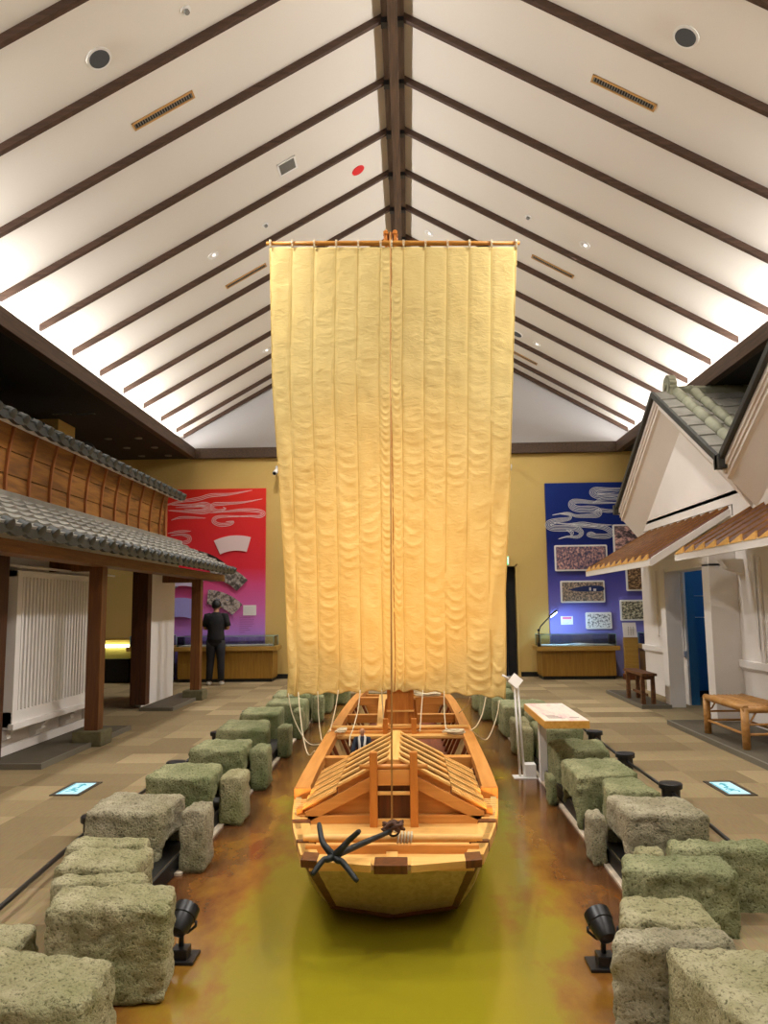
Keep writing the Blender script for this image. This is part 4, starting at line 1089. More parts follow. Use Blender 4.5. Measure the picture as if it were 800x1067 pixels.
def sail_pt(pn, t, v):
    """panel pn, t in [0,1] across it, v in [0,1] from top to foot"""
    def sx_(k):
        if k == 0: return edge_l(v)
        if k == NP: return edge_r(v)
        e0, e1 = edge_l(v), edge_r(v)
        f0 = (seam_t[k]-seam_t[0])/(seam_t[-1]-seam_t[0]); f1 = (seam_b[k]-seam_b[0])/(seam_b[-1]-seam_b[0])
        f = f0 + (f1-f0)*v
        return e0 + (e1-e0)*f
    xa, xb = sx_(pn), sx_(pn+1)
    x = xa + (xb-xa)*t
    u = (x+1.43)/2.63
    ztop = 5.355 - .027*(x+.12)*1.0
    zbot = .715 - .045*abs(x+.15)**1.5*(1.6 if x > 0 else .8) + .012*math.cos(2*PI*t)*-1
    z = ztop + (zbot-ztop)*v
    zd = ztop - z
    tt = 2*t-1
    centre = pn in (5, 6)
    sd = pn*5.17
    n1 = noise.noise(Vector((x*1.5, zd*1.2, sd))); n2 = noise.noise(Vector((x*3+9, zd*3, sd)))
    lam = .075 if centre else .112
    drop = (.095 + .04*n1)*(.45+.55*v)
    ph = (zd + drop*(tt*tt) + .10*n1 + .035*n2)/lam
    wv = math.sin(2*PI*ph)
    crest = .7*(0.5+0.5*wv)**1.8 + .3*(.5+.5*math.sin(2*PI*(ph*1.93+n1*1.5)))
    gate = max(.08, min(1, .55 + 1.5*noise.noise(Vector((x*2.6, zd*2.1+5, sd+3)))))
    am = (.0010 + .0085*v**1.7)*gate
    if centre: am = (.0035+.005*v)*max(.4, gate)
    side = 1 - .35*abs(tt)
    y = 7.84 - crest*am*side*1.5
    y += .010*math.exp(-(1-abs(tt))*7)                         # each seam sits back a little
    y -= .03*math.sin(PI*min(1, max(0, u)))*math.sin(PI*v*.9)      # slight belly
    y += .012*noise.noise(Vector((x*.9, zd*.6, 2.2)))
    # long slanting folds at the outer cloths
    if pn in (0, NP-1): y -= .012*v*math.sin(2*PI*(x*5 + (zd*1.1 if pn else -zd*1.1)))
    n3 = noise.noise(Vector((x*7, zd*4.5, sd+1))); n4 = noise.noise(Vector((x*14+zd*3, zd*9, sd+2)))
    y += (.006+.006*v)*n3*(1-tt*tt*.6) + .0025*n4*(.4+v)
    z += .004*n2
    return Vector((x, y, z))
SL = thing('sail', 'tall cream and gold square sail of gathered canvas strips hanging before the mast', 'sail', (-.12, 7.84, 3.0))
per = 14
def sfn(a, b, off=0):
    i = int(round(a*NP*per)); pn = min(i//per, NP-1)
    p = sail_pt(pn, (i-pn*per)/per, b)
    p.y += off
    return p
mb = MB().slab(lambda a, b: sfn(a, b), lambda a, b: sfn(a, b, .004), NP*per, 330)
obj('canvas', mb, M['sail'], SL)
for k_ in range(1, NP):
    mb = MB()
    pts = [sail_pt(k_-1, 1, v/110) for v in range(111)]
    for a, b in zip(pts, pts[1:]):
        mb.hexa([a+Vector((-.006,-.004,0)), a+Vector((.006,-.004,0)), a+Vector((.006,.001,0)), a+Vector((-.006,.001,0)),
                 b+Vector((-.006,-.004,0)), b+Vector((.006,-.004,0)), b+Vector((.006,.001,0)), b+Vector((-.006,.001,0))])
    s_ = obj('seam', mb, M['rope_brown'] if k_ == 6 else M['seam'], SL)
    if k_ == 6: s_['label'] = 'brown cord down the middle seam'
for e in (0, NP):
    mb = MB().tube([sail_pt(min(e, NP-1), 0 if e == 0 else 1, v/80) for v in range(81)], .007, 6)
    obj('bolt_rope', mb, M['seam'], SL)
for k_ in range(NP+1):
    x = seam_t[k_]
    mb = MB()
    c = Vector((x, 7.86, YZ(x)))
    for dx in (-.006, .006):
        pts = [c + Vector((dx, .036*math.cos(a), .036*math.sin(a))) for a in [2*PI*i/14 for i in range(15)]]
        mb.tube(pts, .005, 6)
    mb.tube([c+Vector((0,-.03,-.02)), c+Vector((0,-.022,-.07))], .005, 6)
    obj('lashing', mb, M['rope'], SL)
ROPES = [
 ('outermost white rope looping down to the left gunwale', [(-1.215, 7.82, 0.70), (-1.167, 7.78, 0.503), (-1.065, 7.71, 0.319), (-0.966, 7.64, 0.236), (-0.836, 7.60, 0.262), (-0.772, 7.54, 0.39)]),
 ('long white rope running forward to the left gunwale beside the cabin', [(-1.114, 7.82, 0.71), (-1.053, 7.5, 0.571), (-0.972, 7.15, 0.379), (-0.881, 6.8, 0.296), (-0.785, 6.45, 0.388)]),
 ('white rope looping down just outside the left gunwale, third from the left', [(-0.92, 7.82, 0.717), (-0.903, 7.762, 0.471), (-0.872, 7.675, 0.308), (-0.838, 7.55, 0.285), (-0.772, 7.42, 0.39)]),
 ('short nearly straight white rope to the left gunwale, fourth from the left', [(-0.715, 7.82, 0.727), (-0.73, 7.733, 0.586), (-0.76, 7.617, 0.427), (-0.764, 7.5, 0.38)]),
 ('white rope ending beside the boatman figure', [(-0.497, 7.82, 0.726), (-0.508, 7.612, 0.552), (-0.54, 7.375, 0.416), (-0.553, 7.2, 0.379), (-0.545, 7.05, 0.318)]),
 ('short white rope hanging left of the mast', [(-0.284, 7.82, 0.724), (-0.275, 7.845, 0.559), (-0.268, 7.86, 0.41)]),
 ('short white rope hanging right of the mast', [(0.126, 7.82, 0.721), (0.105, 7.675, 0.544), (0.085, 7.47, 0.375)]),
 ('straight white rope down to the right thwart', [(0.335, 7.82, 0.711), (0.327, 7.675, 0.522), (0.333, 7.5, 0.375)]),
 ('white rope slanting back to the far right gunwale', [(0.587, 7.80, 0.655), (0.59, 8.275, 0.517), (0.53, 8.7, 0.378)]),
 ('white rope curving inward to the right gunwale', [(0.745, 7.82, 0.65), (0.696, 7.733, 0.496), (0.627, 7.617, 0.402), (0.56, 7.5, 0.38)]),
 ('outermost white rope looping down to the right gunwale', [(0.878, 7.82, 0.617), (0.834, 7.737, 0.463), (0.745, 7.625, 0.299), (0.67, 7.513, 0.30), (0.56, 7.4, 0.40)]),
]
def smooth(pts, n=6):
    P = [Vector(p) for p in pts]; out = []
    for i in range(len(P)-1):
        p0, p1, p2, p3 = P[max(i-1,0)], P[i], P[i+1], P[min(i+2,len(P)-1)]
        for k in range(n):
            t = k/n
            out.append(.5*((2*p1)+(p2-p0)*t+(2*p0-5*p1+4*p2-p3)*t*t+(3*p1-p0-3*p2+p3)*t**3))
    out.append(P[-1]); return out
for lb, pts in ROPES:
    single('sheet_rope', MB().tube(smooth(pts), .0055, 8), M['rope'], lb, 'rope', pts[0], 'ropes from the foot of the sail')
single('forestay_rope', MB().tube([(-.14,7.93,5.52),(-.14,7.78,5.50),(-.125,6.0,2.79),(-.108,4.262,.365)], .0055, 8), M['rope_brown'], 'thin tan stay running from the mast head down to the bow roller', 'rope', (-.14,7.93,5.47))
mb = MB()
for i in range(5):
    x = CX + .03 + i*.017
    mb.tube([(x+.004*math.sin(a), 4.245+.029*math.cos(a), .338+.029*math.sin(a)) for a in [2*PI*k/14 for k in range(15)]], .006, 6)
mb.tube(smooth([(-.108,4.275,.365),(-.085,4.28,.36),(-.072,4.27,.35)]), .006, 6)
single('roller_rope_coil', mb, M['rope'], 'pale rope wound in turns round the bow roller', 'rope', (CX+.06,4.245,.338))
def coil(name, c, rx, ry, label, turns=7, m='rope', zr_=.03, seed=1):
    rnd = random.Random(seed); pts = []
    for i in range(turns*12):
        a = 2*PI*i/12; k = .35+.65*abs(math.sin(i*.21+seed))
        pts.append((c[0]+rx*k*math.cos(a)+rnd.uniform(-.01,.01), c[1]+ry*k*math.sin(a)+rnd.uniform(-.01,.01), c[2]+.008+zr_*(i/(turns*12))+rnd.uniform(0,.012)))
    single(name, MB().tube(smooth(pts, 3), .0075, 6), M[m], label, 'rope', c)
coil('rope_coil', (.40,7.45,.352), .10, .05, 'pale coil of rope lying on the right of the wide thwart', seed=2)
coil('rope_coil', (.23,10.42,.362), .17, .05, 'heap of pale rope on the far thwart right of the mast', 9, seed=3)
coil('rope_coil', (-.66,7.44,.366), .05, .07, 'small bunch of pale rope on the left gunwale', 5, seed=4)
# grapnel anchor hanging its claws over the bow
AN = thing('grapnel_anchor', 'black iron four-clawed anchor laid over the left of the bow rail', 'anchor', (-.38, 3.84, .4))
hub = Vector((-.372, 3.80, .385)); ring = Vector((-.115, 4.16, .395))
d = (ring-hub).normalized()
obj('shank', MB().tube([hub-d*.02, hub+d*.05, ring-d*.03, ring], [.02,.017,.012,.014], 10), M['iron'], AN)
for tip, mid in (((-.455,3.92,.50),(-.43,3.83,.445)), ((-.245,3.74,.515),(-.30,3.775,.46)), ((-.465,3.72,.325),(-.42,3.765,.375)), ((-.255,3.70,.305),(-.325,3.765,.365))):
    P_ = smooth([hub, hub + (Vector(mid)-hub)*.5 + Vector((0,-.012,0)), mid, tip], 5)
    mb = MB()
    nn = len(P_)
    mb.tube(P_, [.019-.007*(i/(nn-1)) if i < nn-1 else .010 for i in range(nn)], 8)
    obj('claw', mb, M['iron'], AN)
obj('ring', MB().tube([ring + d*.03 + Vector((.03*math.cos(a), 0, .03*math.sin(a))) for a in [2*PI*i/16 for i in range(17)]], .006, 8), M['iron'], AN)
rnd = random.Random(5)
pts = [ring + d*.02 + Vector((.05*math.cos(i*1.9)+rnd.uniform(-.015,.015), .025*math.sin(i*1.3), .012+.022*math.sin(i*2.3)+.01)) for i in range(22)]
single('anchor_rope_knot', MB().tube(smooth(pts, 4), .008, 8), M['rope_dark'], 'dark knotted rope on the ring of the anchor', 'rope', ring)
# ------------------------------------------------------------------ people
def skin(name, joints, edges, radii, m, parent, root=0, sub=2):
    off = wloc(parent)
    me = bpy.data.meshes.new(name)
    me.from_pydata([tuple(Vector(j)-off) for j in joints], edges, [])
    me.materials.append(m)
    o = bpy.data.objects.new(name, me); COL.objects.link(o); o.parent = parent
    sk = o.modifiers.new('skin', 'SKIN'); sk.use_smooth_shade = True
    if not me.skin_vertices: me.skin_vertices.new()
    for i, r in enumerate(radii):
        v = me.skin_vertices[0].data[i]
        v.radius = (r, r) if not isinstance(r, tuple) else r
        v.use_root = (i == root)
    s = o.modifiers.new('sub', 'SUBSURF'); s.levels = sub; s.render_levels = sub
    return o
def figure(r, base, k, yaw, arms, legs, colors, hairy=True, coat=False):
    """k: scale; arms: per side (elbow, wrist); local x right, y forward, z up"""
    B = Vector(base); ca, sa = math.cos(yaw), math.sin(yaw)
    def T_(p): return B + Vector((p[0]*ca - p[1]*sa, p[0]*sa + p[1]*ca, p[2]))*k
    J = []; E = []; R_ = []
    def j(p, rad, par=None):
        J.append(T_(p)); R_.append((rad[0]*k, rad[1]*k) if isinstance(rad, tuple) else rad*k)
        if par is not None: E.append((par, len(J)-1))
        return len(J)-1
    pel = j((0,0,.95), (.145,.105)); wa = j((0,0,1.10), (.13,.095), pel); ch = j((0,0,1.28), (.155,.105), wa)
    nb = j((0,0,1.42), (.09,.075), ch); nk = j((0,.015,1.49), .052, nb); hd = j((0,.03,1.57), (.07,.085), nk); ht = j((0,.03,1.65), (.078,.092), hd); j((0,.02,1.70), (.05,.06), ht)
    body_arm = []
    for s, (el, wr) in zip((-1, 1), arms):
        sh = j((s*.175,0,1.39), .06, ch); e = j(el, .042, sh); w = j(wr, .028, e)
        dr = (Vector(wr)-Vector(el)).normalized()
        pm = j(tuple(Vector(wr)+dr*.055), (.036,.018), w)
        side = dr.cross(Vector((0,0,1))).normalized()
        for q, L in ((-1.5,.055),(-.5,.066),(.5,.062),(1.5,.048)):
            a = j(tuple(Vector(wr)+dr*.10+side*q*.017), .0095, pm)
            b = j(tuple(Vector(wr)+dr*(.10+L*.6)+side*q*.019+Vector((0,0,-.012))), .0085, a)
            j(tuple(Vector(wr)+dr*(.10+L)+side*q*.019+Vector((0,0,-.03))), .0075, b)
        a = j(tuple(Vector(wr)+dr*.04+side*-.04), .0105, pm); j(tuple(Vector(wr)+dr*.085+side*-.055), .009, a)
        body_arm.append((sh, e, w))
    leg = []
    for s, (kn, an) in zip((-1, 1), legs):
        h = j((s*.09,0,.90), .085, pel); kk = j(kn, .055, h); a = j(an, .038, kk)
        j((an[0]+s*.015, an[1]+.13, .035), (.04,.03), a)
        leg.append((h, kk, a))
    skin('body', J, E, R_, M['skin'], r)
    # garments: closed lofts around the same skeleton
    def loft(mb, rings, n=18):
        vs = []
        for c, rx, ry in rings:
            for i in range(n):
                t = 2*PI*i/n
                vs.append(T_((c[0]+rx*math.cos(t), c[1]+ry*math.sin(t), c[2])))
        fs = [(i*n+q, i*n+(q+1)%n, (i+1)*n+(q+1)%n, (i+1)*n+q) for i in range(len(rings)-1) for q in range(n)]
        fs += [tuple(range(n-1,-1,-1)), tuple((len(rings)-1)*n+q for q in range(n))]
        mb.add(vs, fs, True)
    hem = .62 if coat else .86
    mb = MB()
    loft(mb, [((0,.0,hem),.185,.14),((0,0,.95),.182,.138),((0,0,1.08),.168,.13),((0,0,1.2),.185,.14),((0,0,1.30),.205,.142),((0,0,1.37),.205,.125),((0,.0,1.42),.165,.10),((0,.005,1.455),.085,.08),((0,.008,1.47),.065,.065)])
    for (sh, e, w) in body_arm:
        P0, P1, P2 = J[sh], J[e], J[w]
        d0 = (P0-J[ch]); d0.z = 0; d0 = d0.normalized()
        if coat: mb.tube([P0-d0*.05*k, P0, P0+(P1-P0)*.5, P1, P1+(P2-P1)*.85], [.07*k,.085*k,.078*k,.072*k,.075*k], 14)
        else: mb.tube([P0-d0*.05*k, P0, P0+(P1-P0)*.45, P0+(P1-P0)*.8], [.07*k,.083*k,.073*k,.068*k], 14)
    obj('coat' if coat else 'shirt', mb, colors[0], r)
    mb = MB()
    loft(mb, [((0,0,.78),.12,.10),((0,0,.84),.172,.13),((0,0,.92),.176,.133),((0,0,1.0),.162,.122)])
    for (h, kk, a) in leg:
        mb.tube([J[h], J[h]+(J[kk]-J[h])*.45, J[kk], J[kk]+(J[a]-J[kk])*.4, J[a]+Vector((0,0,.0))], [.105*k,.10*k,.08*k,.074*k,.064*k], 16)
    obj('trousers', mb, colors[1], r)
    for s, (h, kk, a) in zip((-1,1), leg):
        c = J[a]; f = Vector((-sa, ca, 0))
        skin('shoe', [Vector((c.x,c.y,base[2]+.05*k))-f*.05*k, Vector((c.x,c.y,base[2]+.045*k))+f*.06*k, Vector((c.x,c.y,base[2]+.035*k))+f*.15*k], [(0,1),(1,2)], [(.048*k,.048*k),(.05*k,.04*k),(.042*k,.03*k)], colors[2], r)
    # face and ears
    def blob(name, p, rad, m, par=r):
        mb = MB(); c = T_(p)
        pr = [(max(.001, math.sin(PI*i/8))*rad[0]*k, -math.cos(PI*i/8)*rad[2]*k) for i in range(9)]
        Mx = Matrix.Rotation(yaw, 3, 'Z') @ Matrix.Diagonal((1, rad[1]/rad[0], 1))
        mb.lathe(pr, c, 14, Mx); return obj(name, mb, m, par)
    for s in (-1, 1):
        blob('ear', (s*.082,.02,1.585), (.012,.02,.032), M['skin'])
        blob('eye', (s*.03,.108,1.60), (.011,.008,.008), M['hair'])
    blob('nose', (0,.118,1.575), (.013,.02,.022), M['skin'])
    blob('mouth', (0,.108,1.535), (.022,.008,.006), plain('lips', rgb(160,92,82), .5))
    if hairy:
        hb = MB()
        def hf(a, b):
            th = PI*(.0+.70*b); ph = 2*PI*a
            fwd = .5+.5*math.sin(ph)
            th = th*(1.0 - .38*fwd)
            rx, ry, rz_ = .094, .112, .118
            p = (rx*math.sin(th)*math.cos(ph), .015+ry*math.sin(th)*math.sin(ph), 1.615+rz_*math.cos(th))
            nn = noise.noise(Vector((p[0]*30,p[1]*30,p[2]*30)))*.008
            return T_((p[0]*(1+nn*6), p[1]+nn, p[2]+nn))
        hb.grid(hf, 28, 12); obj('hair', hb, M['hair'], r)
    return T_
r = thing('person', 'person seen from behind in black shirt and dark trousers, reading the red panel', 'person', (-3.95,15.85,0))
figure(r, (-3.95,15.85,0), 1.0, 0, [((-.25,.03,1.13),(-.03,.20,1.19)), ((.25,.03,1.13),(.05,.22,1.15))],
       [((-.105,.01,.5),(-.125,-.02,.09)), ((.105,.01,.5),(.125,-.02,.09))], (M['shirt'], M['trousers'], M['shoe']))
r = thing('boatman_figurine', 'small bald boatman figurine in dark coat with a white towel round his neck', 'figurine', (-.43,7.02,-.02))
T_ = figure(r, (-.43,7.02,-.02), .295, PI, [((-.26,.05,1.12),(-.12,.24,1.02)), ((.27,.10,1.12),(.28,.30,.98))],
       [((-.10,.03,.5),(-.11,0,.09)), ((.10,.03,.5),(.11,0,.09))], (M['indigo'], M['indigo'], M['boat_dark']), hairy=False, coat=True)
mb = MB()
P_ = smooth([T_(p) for p in ((-.07,.15,1.02),(-.075,.15,1.25),(-.085,.06,1.43),(0,-.06,1.47),(.085,.06,1.43),(.075,.15,1.25),(.07,.15,1.02))], 5)
mb.tube(P_, .011, 8); obj('towel', mb, M['towel'], r)

# ------------------------------------------------------------------ exhibits on the end wall
def rrect(x0, x1, z0, z1, rad, n=5):
    p = []
    for cx, cz_, a0 in ((x1-rad, z1-rad, 0), (x0+rad, z1-rad, PI/2), (x0+rad, z0+rad, PI), (x1-rad, z0+rad, 1.5*PI)):
        for i in range(n+1):
            a = a0 + PI/2*i/n; p.append((cx+rad*math.cos(a), cz_+rad*math.sin(a)))
    return p
def ribbon(mb, pts, w, y0, y1):
    """flat stroke in the X-Z plane; w tapers at both ends"""
    n = len(pts); L = []
    for i, p in enumerate(pts):
        a = Vector(pts[max(i-1,0)]); b = Vector(pts[min(i+1,n-1)]); t = (b-a)
        t = t.normalized() if t.length > 1e-9 else Vector((1,0))
        nn = Vector((-t.y, t.x)); ww = w*(.25+.75*min(1, 3.2*min(i, n-1-i)/(n-1)))/2
        L.append((Vector(p)+nn*ww, Vector(p)-nn*ww))
    for (a, b), (c, d_) in zip(L, L[1:]):
        mb.hexa([(a.x,y0,a.y),(b.x,y0,b.y),(d_.x,y0,d_.y),(c.x,y0,c.y),(a.x,y1,a.y),(b.x,y1,b.y),(d_.x,y1,d_.y),(c.x,y1,c.y)])
def smooth2(pts, n=5): return [(p.x, p.y) for p in smooth([(a,b,0) for a,b in pts], n)]
def cloud(parent, strokes, m, y, w=.022, gap=.034):
    for q, (st, nl) in enumerate(strokes):
        st = smooth2(st); mb = MB()
        for k in range(nl):
            off = (k-(nl-1)/2)*gap
            n = len(st); out = []
            for i, p in enumerate(st):
                a = Vector(st[max(i-1,0)]); b = Vector(st[min(i+1,n-1)]); t = (b-a)
                t = t.normalized() if t.length > 1e-9 else Vector((1,0))
                f = min(1, 2.6*i/(n-1)+.06, 2.6*(n-1-i)/(n-1)+.06)
                out.append((p[0]-t.y*off*f, p[1]+t.x*off*f))
            yy = y - .0006*q
            ribbon(mb, out, w, yy-.003, yy)
        obj('cloud_motif', mb, m, parent)
PY = 17.10
white_line = plain('white_cloud_ink', rgb(222,222,226), .6)
pink_line = plain('pink_white_cloud_ink', rgb(240,206,206), .6)
# red panel
RP = thing('red_display_panel', 'tall red to lavender display panel with white swirling clouds, left end wall', 'display panel', (-4.3, PY+.05, 0))
redm = gradient_mat('red_lavender_print', [(.10, rgb(150,140,222)), (.24, rgb(172,130,214)), (.36, rgb(206,112,184)), (.52, rgb(222,84,140)), (.60, rgb(222,48,64)), (.95, rgb(220,44,34))], 0, 4.25, nz=.05, xs=-.0)
obj('board', MB().box(-5.9, -3.18, PY, PY+.07, 0, 4.22), redm, RP, bevel=.004)
def rp(a, b): return (-3.18 - (713-a)/6.667*.0218, 4.22 - (b-62)/6.667*.02135)
R = lambda L: [rp(*p) for p in L]
cloud(RP, [
  (R([(-40,190),(110,150),(250,130),(330,108),(470,100),(620,75)]), 3),
  (R([(60,170),(200,175),(290,170),(330,195),(290,222),(180,220),(40,210)]), 4),
  (R([(90,190),(200,188),(270,182),(300,198),(260,208),(150,204)]), 2),
  (R([(690,138),(560,160),(430,168),(355,172),(345,200),(380,218),(435,205),(420,192)]), 3),
  (R([(330,232),(450,222),(560,215),(660,222),(700,240),(670,262),(600,258),(450,262)]), 3),
  (R([(600,262),(480,258),(380,262),(355,292),(400,316),(470,312),(490,295),(440,296)]), 3),
  (R([(300,268),(200,262),(120,262),(60,280)]), 2),
  (R([(200,358),(120,360),(40,372)]), 2),
  (R([(60,388),(140,382),(190,402),(180,432),(110,440),(40,432)]), 3)], pink_line, PY, w=.012, gap=.034)
FANS = 0
def sector(name, label, c, r0, r1, a0, a1, m, y=PY, border=None):
    n = 18; p = []
    for i in range(n+1):
        a = math.radians(a0+(a1-a0)*i/n); p.append((c[0]+r1*math.cos(a), c[1]+r1*math.sin(a)))
    for i in range(n+1):
        a = math.radians(a1+(a0-a1)*i/n); p.append((c[0]+r0*math.cos(a), c[1]+r0*math.sin(a)))
    global FANS
    FANS += 1; y -= .011*FANS
    return single(name, MB().prism(p, 1, y-.009, y), m, label, 'picture', (c[0], y, c[1]+r0), 'fan-shaped plates on the red panel')
bw = [(.30, rgb(24,22,24)), (.46, rgb(96,88,84)), (.56, rgb(176,168,160)), (.68, rgb(224,216,208))]
sector('fan_plate', 'blank pinkish white fan-shaped plate, topmost on the red panel', (-3.83,1.97), .85, 1.19, 74, 115, plain('pale_pink_plate', rgb(236,210,210), .5))
sector('fan_picture', 'dark fan-shaped photograph of a portrait, just left below the blank fan', (-4.92,1.55), 1.0, 1.30, 46, 84, print_mat('portrait_print', [(.34, rgb(20,16,18)), (.5, rgb(66,52,50)), (.6, rgb(190,176,170)), (.72, rgb(226,214,210))], 4, 4, 3.1))
sector('fan_picture', 'grey fan-shaped photograph of figures, poking out from the tiled eave corner', (-4.5,1.25), .97, 1.31, 44, 85, print_mat('grey_photo_print', bw, 9, 9, 7.7))
sector('fan_picture', 'fan-shaped photograph with a blue patch, right above the standing person', (-4.5,.76), .88, 1.2, 46, 87, print_mat('blue_photo_print', [(.3, rgb(26,26,30)), (.44, rgb(110,100,96)), (.55, rgb(206,192,180)), (.62, rgb(60,92,140)), (.7, rgb(214,204,196))], 8, 8, 1.3))
sector('fan_picture', 'fan-shaped photograph seen left of the end post, bluish', (-6.05,1.30), .85, 1.25, 38, 78, print_mat('bluish_photo_print', [(.35, rgb(40,42,60)), (.5, rgb(130,136,180)), (.65, rgb(206,208,236))], 6, 6, 4.4))
sector('fan_plate', 'large pale lavender fan-shaped plate behind the end post', (-5.05,.62), .75, 1.17, 66, 116, plain('lavender_plate', rgb(170,164,232), .5))
sector('fan_plate', 'pale lilac fan-shaped plate under the tiled eave, above the lavender one', (-5.0,1.1), .95, 1.3, 66, 105, plain('lilac_plate', rgb(216,204,236), .5))
ink = plain('grey_caption_ink', rgb(120,70,120), .7)
c = thing('caption_card', 'small white caption card on the red panel, right of the person', 'sign', (-3.51, PY, 1.5))
obj('card', MB().box(-3.66, -3.37, PY-.012, PY-.001, 1.385, 1.61), M['paper'], c)
mb = MB()
for i in range(4): mb.box(-3.63, -3.44+.02*(i%2), PY-.0135, PY-.012, 1.55-.04*i, 1.556-.04*i)
obj('lines', mb, plain('pale_grey_ink', rgb(186,186,192), .7), c)
mb = MB()
for i in range(8):
    w = (.24, .32, .30, .33, .28, .20, .24, .12)[i]
    mb.box(-3.74, -3.74+w, PY-.002, PY, 1.33-.045*i, 1.337-.045*i)
obj('caption_lines', mb, ink, RP)
# blue panel
BP = thing('blue_display_panel', 'tall navy to lavender display panel with white swirling clouds, right end wall', 'display panel', (4.5, PY+.05, 0))
bluem = gradient_mat('navy_lavender_print', [(.10, rgb(150,148,206)), (.30, rgb(126,122,196)), (.46, rgb(92,88,172)), (.60, rgb(40,48,128)), (.72, rgb(16,34,104)), (.95, rgb(12,40,116))], 0, 4.25, nz=.04)
obj('board', MB().box(3.06, 5.9, PY, PY+.07, 0, 4.23), bluem, BP, bevel=.004)
def bp(a, b): return (3.06 + (a-22)/8*.0209 + (b-40)/8*.0002, 4.23 - (b-40)/8*.02135)
B_ = lambda L: [bp(*p) for p in L]
cloud(BP, [
  (B_([(760,92),(560,95),(450,96),(415,125),(450,155),(520,150),(640,150),(760,140)]), 4),
  (B_([(760,112),(560,112),(470,116),(460,135),(520,135),(640,125)]), 2),
  (B_([(700,215),(560,212),(430,208),(300,195),(245,205),(245,240),(300,262),(400,262),(460,278),(455,310),(380,318),(270,318),(200,292),(75,308)]), 5),
  (B_([(680,270),(560,282),(470,272),(430,285)]), 3),
  (B_([(420,212),(500,180),(600,178),(700,196)]), 3),
  (B_([(140,300),(220,312),(215,340),(130,352),(60,368),(36,392),(70,415),(180,420),(260,420),(310,455),(280,492),(190,490),(115,508)]), 5),
  (B_([(80,372),(200,386),(320,402),(470,412),(545,440),(555,470),(520,490),(400,485),(365,475),(390,458),(430,470)]), 4),
  (B_([(200,384),(320,382),(420,396),(570,398)]), 3),
  (B_([(180,430),(230,455),(220,488)]), 3)], white_line, PY, w=.012, gap=.032)
def picture(label, x0, x1, z0, z1, m, rad=.03):
    r = thing('framed_picture', label, 'picture', ((x0+x1)/2, PY, z0), 'framed prints on the blue panel')
    obj('frame', MB().prism(rrect(x0, x1, z0, z1, rad), 1, PY-.045, PY-.010), M['white'], r, bevel=.004)
    b = .035
    obj('print', MB().prism(rrect(x0+b, x1-b, z0+b, z1-b, .012), 1, PY-.049, PY-.04), m, r)
    return r
pk = [(.32, rgb(28,26,36)), (.44, rgb(84,80,110)), (.52, rgb(150,116,122)), (.6, rgb(222,176,166)), (.72, rgb(236,206,190))]
picture('wide pinkish framed print of a crowded street, upper left on the blue panel', 3.21, 4.36, 2.27, 2.84, print_mat('pink_crowd_print', pk, 22, 17, 2.2, 6))
r = picture('framed print with a dark blue river across it, second down at left', 3.31, 4.27, 1.58, 2.06, print_mat('river_print', [(.35, rgb(40,40,44)), (.48, rgb(120,112,104)), (.58, rgb(202,176,150)), (.7, rgb(226,206,186))], 26, 24, 5.1, 6))
obj('river', MB().prism(smooth2([(3.48,1.86),(3.7,1.92),(3.95,1.95),(4.22,1.93),(4.22,1.83),(3.9,1.82),(3.65,1.83),(3.48,1.86)], 3)[:-1], 1, PY-.051, PY-.049), plain('river_blue_ink', rgb(24,44,96), .5), r)
obj('boats', MB().box(3.93,3.97,PY-.053,PY-.05,1.84,1.91).box(4.02,4.08,PY-.053,PY-.05,1.83,1.88), M['paper'], r)
r = picture('small framed black and white map drawing, lowest on the blue panel', 3.83, 4.39, 1.01, 1.37, print_mat('line_drawing_print', [(.38, rgb(60,60,62)), (.47, rgb(170,170,168)), (.52, rgb(236,236,232))], 26, 26, 8.8, 7))
picture('tall framed print with a pink sky, partly behind the white gable', 4.5, 5.15, 2.45, 3.28, print_mat('pink_sky_print', [(.36, rgb(34,30,38)), (.5, rgb(130,108,112)), (.56, rgb(226,178,166)), (.7, rgb(240,206,190))], 9, 14, 6.4, 6))
picture('framed print cut off by the storehouse wall, third down at right', 4.74, 5.4, 1.82, 2.38, print_mat('brown_print', [(.36, rgb(34,30,26)), (.5, rgb(116,90,66)), (.58, rgb(206,164,118)), (.7, rgb(226,200,166))], 15, 24, 9.9, 6))
picture('framed black and cream print of boats and people beside the storehouse wall', 4.58, 5.3, 1.18, 1.63, print_mat('cream_print', [(.36, rgb(26,26,24)), (.48, rgb(96,92,76)), (.55, rgb(206,198,164)), (.7, rgb(232,226,206))], 18, 24, 12.1, 6))
c = thing('caption_card', 'small white card with a pink header on the lower left of the blue panel', 'sign', (3.42, PY, 1.2))
obj('card', MB().box(3.30, 3.56, PY-.01, PY-.001, 1.11, 1.29), M['paper'], c)
obj('header', MB().box(3.33, 3.53, PY-.0115, PY-.01, 1.225, 1.275), plain('pink_header', rgb(232,120,160), .6), c)
mb = MB()
for i in range(3): mb.box(3.33, 3.52-.03*i, PY-.0115, PY-.01, 1.19-.028*i, 1.196-.028*i)
obj('lines', mb, plain('pale_grey_ink2', rgb(170,170,180), .7), c)
